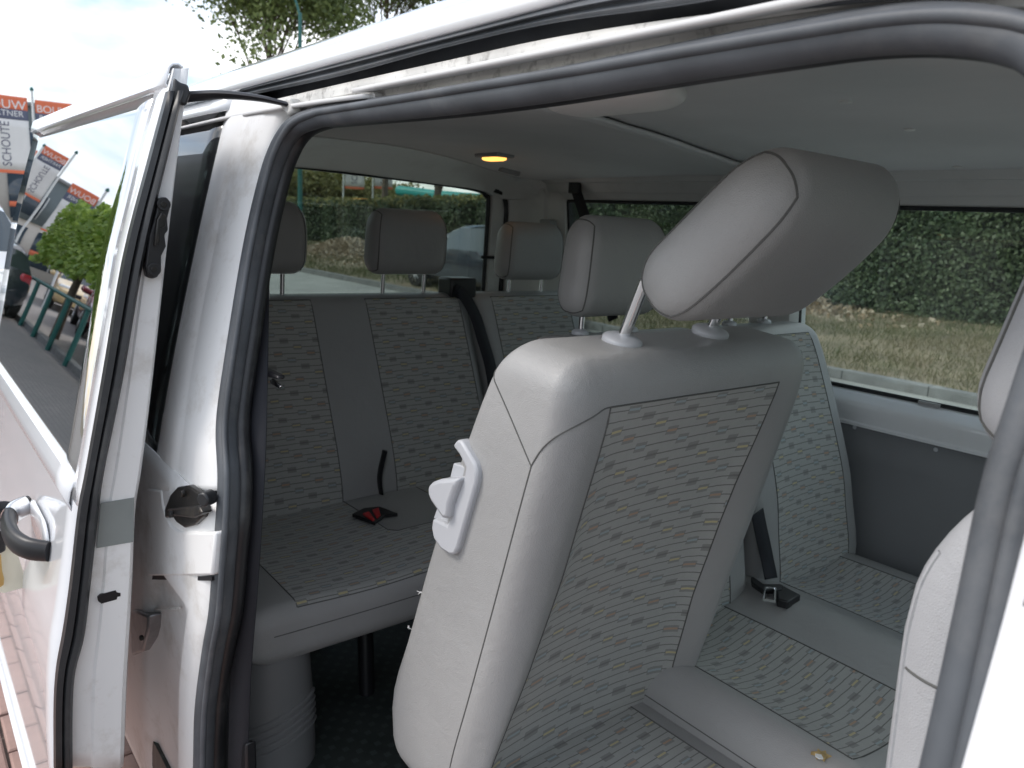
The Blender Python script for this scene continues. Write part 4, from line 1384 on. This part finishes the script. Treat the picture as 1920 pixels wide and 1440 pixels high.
slab('latch_claw', onx([(295, 412), (303, 398), (313, 405), (311, 425), (302, 428), (300, 458), (290, 462)], .028), (-.014, 0, 0), M['blackm'], la, .002)
for px, py in ((306, 383), (288, 505)):
    cyl('bolt', hit(px, py, 'x', XD+.018), (1, 0, 0), .0105, .005, M['black'], la, 16)
    cyl('bolt_socket', hit(px, py, 'x', XD+.0215), (1, 0, 0), .005, .003, M['blackm'], la, 10)
# upper roller arm
a0, a1 = hit(345, 182, 'x', XD-.03), side(545, 197, .0)
ap = smooth_path([a0, hit(400, 179, 'x', XD+.00), a0*.35+a1*.65+np.array([0, 0, .010]), a1], 16)
ap = smooth_path([a0, a0*.65+a1*.35+np.array([0, 0, .008]), a0*.3+a1*.7+np.array([0, 0, .007]), a1], 16)
tube('roller_arm', ap, list(np.linspace(.012, .005, 16)), M['black'], sd, 8, sx=1.6, sy=.75)
slab('arm_foot', [a1+np.array(q) for q in ((-.05, -.006, .012), (.01, -.006, .010), (.016, -.006, -.012), (0, -.006, -.018))], (0, .02, 0), M['grime'], van, .004)

# handle with silver cap
ha, hb = on_door(92, 1034), on_door(60, 945)
hz_ = (ha[2]+hb[2])/2
ang = [0, .12, .3, .5, .7, .88, 1.0]
bow = [-.002, -.030, -.046, -.050, -.047, -.034, -.004]
hp = [np.array([ha[0]+(hb[0]-ha[0])*t, yd(hz_)+o, ha[2]+(hb[2]-ha[2])*t]) for t, o in zip(ang, bow)]
hs = smooth_path(hp, 30)
hr = [.019+.004*math.sin(math.pi*i/29) for i in range(30)]
hd = tube('handle', hs, hr, M['black'], sd, 14, sx=.62, sy=1.05, up=(0, 0, 1))
cs = smooth_path(hp, 30)[21:29]
tube('lock_cap', cs, [c*1.07 for c in hr[21:29]], M['chrome'], hd, 14, sx=.66, sy=1.06, up=(0, 0, 1))
hm = (ha+hb)/2
pd = Pad((.10, .036, .006), (.05, .034, .005), (3, 2, 1), lambda u, v_, n_: (hm[0]+u, yd(hz_)-.001-n_, hz_+v_))
pd.build('handle_dish', None, hd, W_)
KEY_AT = hp[5]+np.array([0, -.018, 0])

# ================================================================== SEATS
VI = M['vinyl']
def lerp2(tab, t):
    ts = [q[0] for q in tab]
    return np.array([np.interp(t, ts, [q[1] for q in tab]), np.interp(t, ts, [q[2] for q in tab])])

def spline_tab(tab, n=60):
    """smooth a (t,x,z) table"""
    T = smooth_path(tab, n)
    return [tuple(r) for r in T]

def backrest(parent, y0, y1, Rt, Ft, hu, hn, rects, rad, mat=VI, top_pinch=0.0, dish=.010, name='backrest', taper=None, seg=(14, 10, 2), recess=None, warp=None):
    Rt, Ft = spline_tab(Rt), spline_tab(Ft)
    yc, hv = (y0+y1)/2, (y1-y0)/2
    def df(u, v, n):
        t = (u/hu+1)/2
        if n > 0 and recess:
            n = n-recess(u, v)*n/hn
        elif n > 0 and rects:
            for a, b, c, d in rects:
                if c < v < d:
                    k = (v-(c+d)/2)/((d-c)/2)
                    e = min(1, max(0, (u-a)/.05), 1) * min(1, max(0, (b-u)/.05))
                    n = n-dish*(1-k*k)*e*n/hn
        s = (n/hn+1)/2
        if n > 0 and warp:
            b_ = max(0, 1-abs(abs(v)-.16)/.105)
            v = v+math.copysign(warp(u)*b_*n/hn, v)
        p = lerp2(Rt, t)*(1-s)+lerp2(Ft, t)*s
        y = yc+v*(1-top_pinch*max(0, t-.4)**2)
        if taper: y += taper(t, v)
        return (float(p[0]), y, float(p[1]))
    pad = Pad((hu, hv, hn), rad, seg, df, rects)
    pad.build(name, 'fabric_panel', parent, mat, seam=True, flipwind=True)
    return pad, df

def headrest(parent, c, tilt, hu=.105, hv=.135, hn=.05, mat=VI, posts=None, post_r=.0085, name='headrest', yaw=0.0):
    """c: centre (x,y,z); tilt: lean forward from vertical"""
    su, cu = math.sin(tilt), math.cos(tilt)
    def df(u, v, n):
        k = 1-.10*(u/hu)**2-.06*(u/hu)
        n2 = n*k+.006*(1-(u/hu)**2)
        v2 = v*(1-.10*max(0, u/hu)**2-.02)
        return (c[0]+su*u+cu*n2, c[1]+v2, c[2]+cu*u-su*n2)
    pad = Pad((hu, hv, hn), (hu*.50, .042, hn*.88), (6, 8, 2), df)
    o = pad.build(name, None, parent, mat, flipwind=True)[0]
    for sgn in (-1, 1):
        loop = []
        for a in np.linspace(0, 2*math.pi, 56, endpoint=False):
            ca, sa = math.cos(a), math.sin(a)
            m_ = max(abs(ca), abs(sa))
            q = pad.round((ca/m_*hu, sgn*(hv-.0115), sa/m_*hn))
            q = pad.round((ca/m_*hu, sgn*(hv-.0), sa/m_*hn)) if False else q
            loop.append(df(*q))
        tube('piping', loop, .0016, M['seam'], o, 5, closed=True)
    if posts:
        for a, b in posts:
            a, b = np.array(a), np.array(b)
            tube('post', [a, (a+b)/2, b], post_r, M['chrome'], o, 14)
    return o

def collar(parent, p, tilt, r=.025):
    su, cu = math.sin(tilt), math.cos(tilt)
    pd = Pad((r*1.05, r, .011), (r*.98, r*.93, .009), (1, 1, 1), lambda u, v, n: (p[0]+cu*u+su*n, p[1]+v, p[2]-su*u+cu*n))
    return pd.build('post_collar', None, parent, M['plastic'])[0]

# ---------------------------------------------------------------- folded single seat in the doorway
fs = thing('single_seat', 'grey single seat tipped forward in the doorway with its headrest leaning', 'seat', (-.85, -.43, .42))
Rt = [(0, -.985, .655), (.08, -1.052, .70), (.16, -1.062, .79), (.3, -1.015, .92), (.5, -.957, 1.085), (.7, -.893, 1.245), (.85, -.834, 1.372), (1, -.780, 1.456)]
Ft = [(0, -.84, .655), (.08, -.808, .71), (.16, -.790, .785), (.3, -.757, .91), (.5, -.715, 1.075), (.7, -.676, 1.24), (.85, -.650, 1.362), (1, -.652, 1.441)]
HU, HN, HV = .40, .115, .2775
def fs_recess(u, v):
    k = max(0, min(1, (.232-abs(v))/.085)); k = k*k*(3-2*k)
    d_ = float(np.interp(u, [-.40, -.34, -.1, .12, .25, .305], [.0, .050, .058, .042, .018, .0]))
    return d_*(k*.5+.5*k*(1-(v/.21)**2))
pad, df = backrest(fs, -.69, -.135, Rt, Ft, HU, HN, [(-.345, .305, -.20, .178)], (.075, .055, .045), seg=(22, 24, 4), recess=fs_recess, warp=lambda u: float(np.interp(u, [-.40, -.33, -.12, .05], [.075, .07, .02, 0])))
def seam_line(par, pts, r=.0012, lift=.0006):
    """pts in pad coordinates (u, v, n) on its skin"""
    path = [pad.deform(*pad.round(q)) for q in pts]
    tube('seam', path, r, M['seam'], par, 5, cap=False)
us = np.linspace(-.36, .215, 40)
seam_line(fs, [(u, -HV-.0005, HN-.047) for u in us])
seam_line(fs, [(u, HV+.0005, HN-.047) for u in us])
seam_line(fs, [(.215+.115*t, -HV-.0005, HN-.047-(2*HN-.06)*t) for t in np.linspace(0, 1, 20)])
seam_line(fs, [(.215+.09*math.sin(t*math.pi/2), -HV+.0775*t if t > .0 else -HV-.0005, HN-.047*(1-t)) for t in np.linspace(0, 1, 16)])
hc = (-.570, -.425, 1.598)
TL = math.radians(46)
cA, cB = hit(1166, 644, 'y', -.525), hit(1331, 627, 'y', -.325)
pdir = np.array([.030, 0, .085])
posts = [(cA-np.array([.02, 0, .05]), cA+pdir*1.05), (cB-np.array([.02, 0, .05]), cB+pdir*1.05)]
headrest(fs, hc, TL, .128, .150, .056, posts=posts)
for p in (cA, cB):
    collar(fs, (p[0], p[1], p[2]+.003), math.radians(12), .027)
p = hit(1190, 663, 'y', -.515)
slab('torn_foam', [p+np.array(q) for q in ((-.012, -.008, .0), (.002, -.010, -.001), (.010, .002, -.004), (.004, .010, -.003), (-.008, .006, 0))], (0, 0, .003), M['foam'], fs, .001)
# release lever in its bezel on the side
def ony(pxs, y): return [hit(a, b, 'y', y) for a, b in pxs]
bz = slab('lever_bezel', ony([(852, 830), (857, 824), (864, 826), (889, 868), (893, 884), (892, 905), (857, 1028), (851, 1040), (843, 1041), (826, 1030), (812, 1010), (808, 990), (811, 972), (838, 985), (845, 960), (870, 890), (872, 876), (860, 852), (848, 836)], -.700), (0, .020, 0), M['plastic'], fs, .004)
slab('bezel_web', ony([(872, 876), (870, 892), (842, 968), (838, 985), (812, 972), (820, 950), (842, 900), (850, 868)], -.690), (0, .012, 0), M['plastic'], bz, .002)
slab('lever', ony([(801, 912), (808, 904), (822, 899), (858, 897), (852, 915), (841, 945), (838, 968), (834, 975), (828, 972), (806, 940), (800, 926)], -.712), (0, .030, 0), M['plastic'], bz, .006)
slab('lever_gap', ony([(856, 912), (860, 914), (846, 950), (842, 966), (839, 964), (843, 945)], -.7005), (0, .012, 0), M['black'], bz, .0)
# frayed threads at the torn back edge
for px, py in ((787, 1108), (769, 1178)):
    q = hit(px, py, 'y', -.68)
    pth = smooth_path([q+np.array([rnd.uniform(-.006, .006), rnd.uniform(-.003, .003), rnd.uniform(-.006, .006)]) for _ in range(6)]+[q+np.array([.02, .01, 0])], 26)
    tube('loose_thread', pth, .0004, M['fray'], fs, 4)
# cushion and base of the single seat
def cushion(parent, x0, x1, y0, y1, ztop, th, rects, rad=(.05, .05, .05), name='cushion', mat=VI, fn=None, seam=True, seg=(10, 14, 2)):
    xc, yc = (x0+x1)/2, (y0+y1)/2
    hu, hv, hn = (x1-x0)/2, (y1-y0)/2, th/2
    def df_(u, v, n):
        z = ztop-hn+n
        if fn and n > 0: z += fn(xc+u, yc+v)*n/hn
        return (xc+u, yc+v, z)
    loc = [(a-xc, b-xc, c-yc, d-yc) for a, b, c, d in rects]
    pd_ = Pad((hu, hv, hn), rad, seg, df_, loc)
    pd_.build(name, 'cushion_fabric', parent, mat, seam=seam, flipwind=True)
    return pd_
cushion(fs, -1.0, -.40, -.69, -.195, .712, .12, [(-.97, -.47, -.62, -.265)], fn=lambda x, y: -.006*math.cos((y+.44)/.25*1.5)+.02*(x+.7))
box('base', (-.98, -.66, .43), (-.52, -.22, .60), M['black'], fs, .02)
for y in (-.64, -.25):
    box('side_bracket', (-1.02, y-.012, .44), (-.86, y+.012, .78), M['black'], fs, .008)

# ---------------------------------------------------------------- middle double seat beyond it
mb = thing('double_seat', 'grey two place seat beyond the tipped seat with a worn cushion', 'seat', (-.8, .25, .42))
def mfn(x, y):
    hump = .024*math.exp(-((y-.225)/.075)**2)+.012*math.exp(-((y+.19)/.04)**2)
    sag = -.022*(math.exp(-((y+.02)/.11)**2)+math.exp(-((y-.48)/.13)**2))
    return hump+sag+.012*math.cos((x+.7)*3)
mc = cushion(mb, -1.02, -.395, -.235, .715, .775, .15, [(-1.0, -.475, -.165, .105), (-1.0, -.475, .325, .62)], rad=(.075, .07, .065), fn=mfn, seg=(12, 20, 2))
tube('seam', [mc.deform(*mc.round((x, -.475-.0006, .02))) for x in np.linspace(-.28, .28, 20)], .0012, M['seam'], mb, 5, cap=False)
mRt = [(0, -1.05, .70), (.12, -1.055, .78), (.5, -1.11, 1.03), (.85, -1.15, 1.29), (1, -1.205, 1.378)]
mFt = [(0, -.915, .70), (.12, -.915, .79), (.3, -.935, .90), (.5, -.962, 1.03), (.85, -1.055, 1.29), (1, -1.10, 1.38)]
tp = lambda t, v: -.05*max(0, (t-.15))*(1 if v > 0 else .0)*(abs(v)/.235)*1.6
backrest(mb, .245, .735, mRt, mFt, .36, .065, [(-.325, .335, -.165, .165)], (.04, .05, .04), taper=tp)
backrest(mb, -.30, .215, mRt, mFt, .36, .065, [(-.325, .335, -.165, .165)], (.04, .05, .04), name='backrest')
for yc_, cx in ((-.093, -1.165), (.433, -1.165)):
    ps = [((cx, yc_+s*.077, 1.34), (cx+.004, yc_+s*.077, 1.47)) for s in (-1, 1)]
    headrest(mb, (cx+.006, yc_, 1.522), math.radians(4), .105, .135, .05, posts=ps, post_r=.0065)
    for s in (-1, 1):
        collar(mb, (cx, yc_+s*.077, 1.380), 0, .018)
q = hit(1540, 1413, 'z', .775)
for _ in range(12):
    w_ = mc.surf(max(-.3, min(.3, q[0]+.7075)), max(-.47, min(.47, q[1]-.24)), .001)
    q = .5*q+.5*hit(1540, 1413, 'z', float(w_[2])+.003)
fp = [(-.016, -.010), (-.006, -.004), (-.002, -.014), (.004, -.005), (.012, -.008), (.010, .002), (.016, .010), (.006, .008), (.0, .015), (-.004, .006), (-.013, .008), (-.009, 0)]
slab('torn_foam', [q+np.array([a*.8, b*.9, .0]) for a, b in fp], (0, 0, -.006), M['foam'], mb, .0)
slab('torn_flap', [q+np.array([a, b, .003]) for a, b in ((-.004, -.012), (.003, -.006), (.010, -.012), (.006, -.018), (-.001, -.017))], (0, 0, -.002), M['fray'], mb, .0)
box('base', (-.98, -.15, .43), (-.55, .64, .63), M['black'], mb, .02)

# ---------------------------------------------------------------- rear three-place bench
rb = thing('rear_bench', 'grey three place rear bench in the shade with red buckles', 'bench', (-1.7, -.05, .42))
def rfn(x, y):
    return .012*math.cos((x+1.6)*3)-.010*(math.exp(-((y+.53)/.16)**2)+math.exp(-((y-.02)/.14)**2))
ru = (-1.93, -1.375)
rects_ = [(-1.91, -1.382, -.705, -.36), (-1.60, -1.382, -.36, -.12), (-1.91, -1.382, -.12, .20), (-1.91, -1.382, .27, .62)]
rc_ = cushion(rb, ru[0], ru[1], -.815, .715, .805, .125, rects_, rad=(.035, .07, .045), fn=rfn, seam=False, seg=(10, 26, 2))
xm, ym = (ru[0]+ru[1])/2, (-.815+.715)/2
def rseam(pts): tube('seam', [rc_.surf(x-xm, y-ym, .0003) for x, y in pts], .0013, M['seam'], rb, 5, cap=False)
rseam([(-1.382, y) for y in np.linspace(-.705, .62, 40)])
rseam([(x, -.705) for x in np.linspace(-1.91, -1.382, 24)])
rseam([(x, -.36) for x in np.linspace(-1.91, -1.62, 12)]+[(-1.60, y) for y in np.linspace(-.34, -.14, 12)]+[(x, -.12) for x in np.linspace(-1.62, -1.91, 12)])
tube('seam', [rc_.deform(*rc_.round((.2775, y-ym, .012))) for y in np.linspace(-.76, .65, 40)], .0012, M['seam'], rb, 5, cap=False)
rRt = [(0, -2.0, .70), (.15, -2.01, .82), (.5, -2.085, 1.05), (.85, -2.17, 1.28), (1, -2.195, 1.362)]
rFt = [(0, -1.87, .70), (.15, -1.865, .82), (.3, -1.895, .93), (.5, -1.945, 1.05), (.85, -2.045, 1.28), (1, -2.085, 1.365)]
backrest(rb, -.80, .195, rRt, rFt, .345, .06, [(-.30, .335, -.455, -.06), (-.30, .335, .115, .455)], (.035, .05, .035), dish=.008, seg=(14, 22, 2))
backrest(rb, .215, .715, rRt, rFt, .345, .06, [(-.30, .335, -.175, .175)], (.035, .05, .035), dish=.008)
def ong(px, py, x): return hit(px, py, 'x', x)
for px, yw, zh in ((516, -.505, 1.525), (766, -.03, 1.525), (1000, .475, 1.508)):
    c = np.array([-2.115, yw, zh])
    ps = [((-2.125, yw+s*.075, 1.33), (-2.118, yw+s*.075, 1.46)) for s in (-1, 1)]
    headrest(rb, c, math.radians(3), .100, .140, .05, posts=ps, post_r=.0065)
for y in (-.45, .45):
    tube('leg', [(-1.55, y, .42), (-1.56, y, .55), (-1.58, y, .70)], .02, M['black'], rb, 10)
    tube('leg', [(-1.85, y, .42), (-1.85, y, .55), (-1.84, y, .70)], .02, M['black'], rb, 10)
bk = slab('buckle_tray', [hit(a, b, 'z', .826) for a, b in ((660, 963), (682, 952), (712, 949), (746, 962), (722, 964), (702, 979))], (0, 0, -.01), M['black'], rb, .002)
for q in (((680, 962), (692, 958), (703, 972), (699, 975)), ((698, 955), (710, 951), (714, 964), (707, 970))):
    slab('buckle_button', [hit(a, b, 'z', .830) for a, b in q], (0, 0, -.01), M['red'], bk, .002)
pth = [ong(a, b, -1.86) for a, b in ((722, 845), (714, 880), (712, 905), (718, 945))]
tube('buckle_stalk', smooth_path(pth, 14), .010, M['black'], rb, 8, sx=.5, sy=1.3)

# ---------------------------------------------------------------- front seat at the right picture edge
ft = thing('front_seat', 'grey front seat coloured as if skylit, seen from its side at the right edge of the opening', 'seat', (-.1, -.4, .42))
fR = [(0, -.205, .62), (.15, -.225, .75), (.5, -.242, 1.0), (.75, -.251, 1.20), (.88, -.251, 1.31), (1, -.225, 1.415)]
fF = [(0, -.02, .62), (.15, -.02, .75), (.5, -.055, 1.0), (.75, -.085, 1.20), (.88, -.10, 1.31), (1, -.10, 1.425)]
yF = -.665
padF, dF = backrest(ft, yF, yF+.46, fR, fF, .40, .085, [], (.09, .03, .045), mat=M['vinyl_skylit'], seg=(16, 8, 4))
tube('seam', [padF.deform(*padF.round((.245, -.23-.0006, n_))) for n_ in np.linspace(-.085, .085, 20)], .0014, M['seam'], ft, 5, cap=False)
tube('piping', [padF.deform(*padF.round((u, -.23+.006, -.085-.0006))) for u in np.linspace(-.36, .36, 40)], .0022, M['vinyl_skylit'], ft, 6, cap=False)
headrest(ft, (-.200, yF+.235, 1.545), math.radians(10), .125, .145, .058, mat=M['vinyl_skylit'], posts=[((-.19, yF+.235+s*.08, 1.38), (-.19, yF+.235+s*.08, 1.52)) for s in (-1, 1)])
cushion(ft, -.20, .36, yF, yF+.48, .78, .15, [], mat=M['vinyl_skylit'])
box('base', (-.15, yF+.06, .42), (.30, yF+.42, .63), M['black'], ft, .02)

# ================================================================== SEAT BELTS
def ribbon(name, pts, w, wdir, mat, parent, n=40, th=.0016):
    P = smooth_path(pts, n)
    wd = np.asarray(wdir, float)
    rows = []
    T = np.gradient(P, axis=0)
    for k in (-.5, 0, .5):
        rr = []
        for i in range(n):
            w_ = wd if wd.ndim == 1 else wd[min(len(wd)-1, int(i/n*len(wd)))]
            t = T[i]/np.linalg.norm(T[i]); ww = w_-t*(w_@t); ww /= np.linalg.norm(ww)
            rr.append(tuple(P[i]+ww*w*k))
        rows.append(rr)
    v, f = grid(rows)
    return part(name, v, f, mat, parent, solid=th, off=0)
def on_trim(px, py, off=.062): return on_surface(px, py, lambda z: -sec(z)+off)
b1 = thing('seat_belt', 'black seat belt hanging down the rear door pillar beside the bench', 'seat belt', (-1.3, -.8, .45), 'seat belts')
ribbon('webbing', [on_trim(a, b) for a, b in ((486, 500), (484, 560), (481, 700), (477, 850), (472, 960), (463, 1100), (452, 1250), (447, 1400), (445, 1520))], .047, (1, .45, 0), M['webbing'], b1)
a_ = on_trim(491, 546, .075)
pd = Pad((.036, .017, .011), (.034, .016, .010), (2, 1, 1), lambda u, v, n: (a_[0]+.9*v+.3*n, a_[1]+.35*v+.9*n*.6, a_[2]+u))
pd.build('belt_guide', None, b1, M['plastic_white'])
slab('tongue_holder', [on_trim(a, b, .072) for a, b in ((464, 683), (478, 684), (500, 694), (520, 704), (520, 712), (494, 706), (466, 697))], (0, .014, 0), M['black'], b1, .003)
slab('tongue', [on_trim(a, b, .075) for a, b in ((505, 712), (510, 710), (526, 724), (522, 729), (507, 720))], (0, .004, 0), M['chrome'], b1, .001)
slab('belt_anchor', [on_trim(a, b, .065) for a, b in ((443, 1395), (460, 1395), (462, 1450), (444, 1455))], (0, .02, 0), M['black'], b1, .004)

b2 = thing('seat_belt', 'black seat belt running over the rear bench between its two backrests', 'seat belt', (-2.05, .15, .9), 'seat belts')
def onb(px, py):
    z = 1.2
    T_ = [(q[2], q[1]) for q in rFt]
    for _ in range(25):
        x = float(np.interp(z, [a for a, b in T_], [b for a, b in T_]))+.014
        p = hit(px, py, 'x', x); z = .5*z+.5*p[2]
    return p
ribbon('webbing', [onb(a, b) for a, b in ((852, 545), (868, 552), (890, 590), (906, 640), (920, 690), (930, 760), (934, 850), (930, 930))], .046, (0, 1, 0), M['webbing'], b2)
g_ = ong(857, 540, -2.11)
box('belt_guide', (g_[0]-.05, g_[1]-.045, g_[2]-.03), (g_[0]+.03, g_[1]+.06, g_[2]+.035), M['black'], b2, .008)

b3 = thing('seat_belt', 'black seat belt hanging from the far corner above the rear side window', 'seat belt', (-2.05, .7, 1.3), 'seat belts')
def onl(px, py): return hit(px, py, 'y', .690)
ribbon('webbing', [onl(a, b) for a, b in ((1078, 350), (1086, 375), (1098, 410), (1112, 455), (1130, 520), (1150, 600))], .048, (1, 0, -.2), M['webbing'], b3)
e_ = onl(1077, 348)
box('belt_guide', (e_[0]-.028, e_[1]-.006, e_[2]-.028), (e_[0]+.028, e_[1]+.012, e_[2]+.016), M['black'], b3, .005)

b4 = thing('seat_belt', 'black seat belt with bright steel tongue lying on the double seat', 'seat belt', (-.95, .25, .8), 'seat belts')
def onz(px, py, z): return hit(px, py, 'z', z)
def onm(px, py):
    z = 1.0
    T_ = [(q[2], q[1]) for q in mFt]
    for _ in range(25):
        x = float(np.interp(z, [a for a, b in T_], [b for a, b in T_]))+.015
        p = hit(px, py, 'x', x); z = .5*z+.5*p[2]
    return p
ribbon('webbing', [onm(1420, 960), onm(1428, 1000), onm(1438, 1045), onz(1446, 1085, .822)], .048, (0, 1, 0), M['webbing'], b4)
slab('tongue_body', [onz(a, b, .826) for a, b in ((1408, 1080), (1415, 1082), (1432, 1094), (1462, 1094), (1470, 1097), (1466, 1104), (1430, 1106), (1410, 1092))], (0, 0, -.012), M['black'], b4, .003)
tb = [onz(a, b, .826) for a, b in ((1434, 1102), (1432, 1125), (1452, 1128), (1454, 1104))]
tube('tongue_frame', [tb[0], tb[1], tb[2], tb[3]], .0035, M['chrome'], b4, 6, closed=True)
slab('buckle_tray', [onz(a, b, .822) for a, b in ((1455, 1100), (1470, 1098), (1502, 1115), (1478, 1128), (1458, 1122))], (0, 0, -.02), M['black'], b4, .003)

# ================================================================== KEYS in the door lock
kx = float(hp[5][0])
kk = thing('key_bunch', 'bunch of keys with black fobs hanging from the door handle lock', 'keys', (kx, -1.16, .9))
def onk(px, py, d=0.0): return hit(px, py, 'x', kx+d)
slab('key_head', [onk(a, b) for a, b in ((-34, 950), (-28, 944), (10, 941), (27, 943), (30, 949), (30, 968), (26, 974), (0, 979), (-28, 976), (-35, 968))], (-.010, 0, 0), M['black'], kk, .003)
cyl('head_badge', onk(4, 961, .001), (1, 0, 0), .0055, .002, M['blackm'], kk, 16)
tube('key_blade', [onk(28, 959, -.005), onk(34, 958, -.005), onk(42, 957, -.005)], .0035, M['steel'], kk, 6, sx=.5)
slab('fob', [onk(a, b, -.004) for a, b in ((-40, 1000), (-10, 993), (5, 996), (12, 1010), (11, 1033), (2, 1038), (-30, 1040))], (-.009, 0, 0), M['black'], kk, .003)
slab('brass_key', [onk(a, b, -.006) for a, b in ((-8, 1040), (2, 1040), (4, 1070), (8, 1085), (7, 1097), (0, 1102), (-8, 1100))], (-.003, 0, 0), M['brass'], kk, .001)
slab('paper_tag', [onk(a, b, -.020) for a, b in ((-30, 1030), (9, 1022), (30, 1028), (52, 1100), (8, 1112), (-30, 1105))], (-.001, 0, 0), M['paper'], kk, .0)
tube('key_ring', [onk(-22+22*math.cos(t), 990+26*math.sin(t), -.006) for t in np.linspace(0, 2*math.pi, 24, endpoint=False)], .0012, M['chrome'], kk, 5, closed=True)
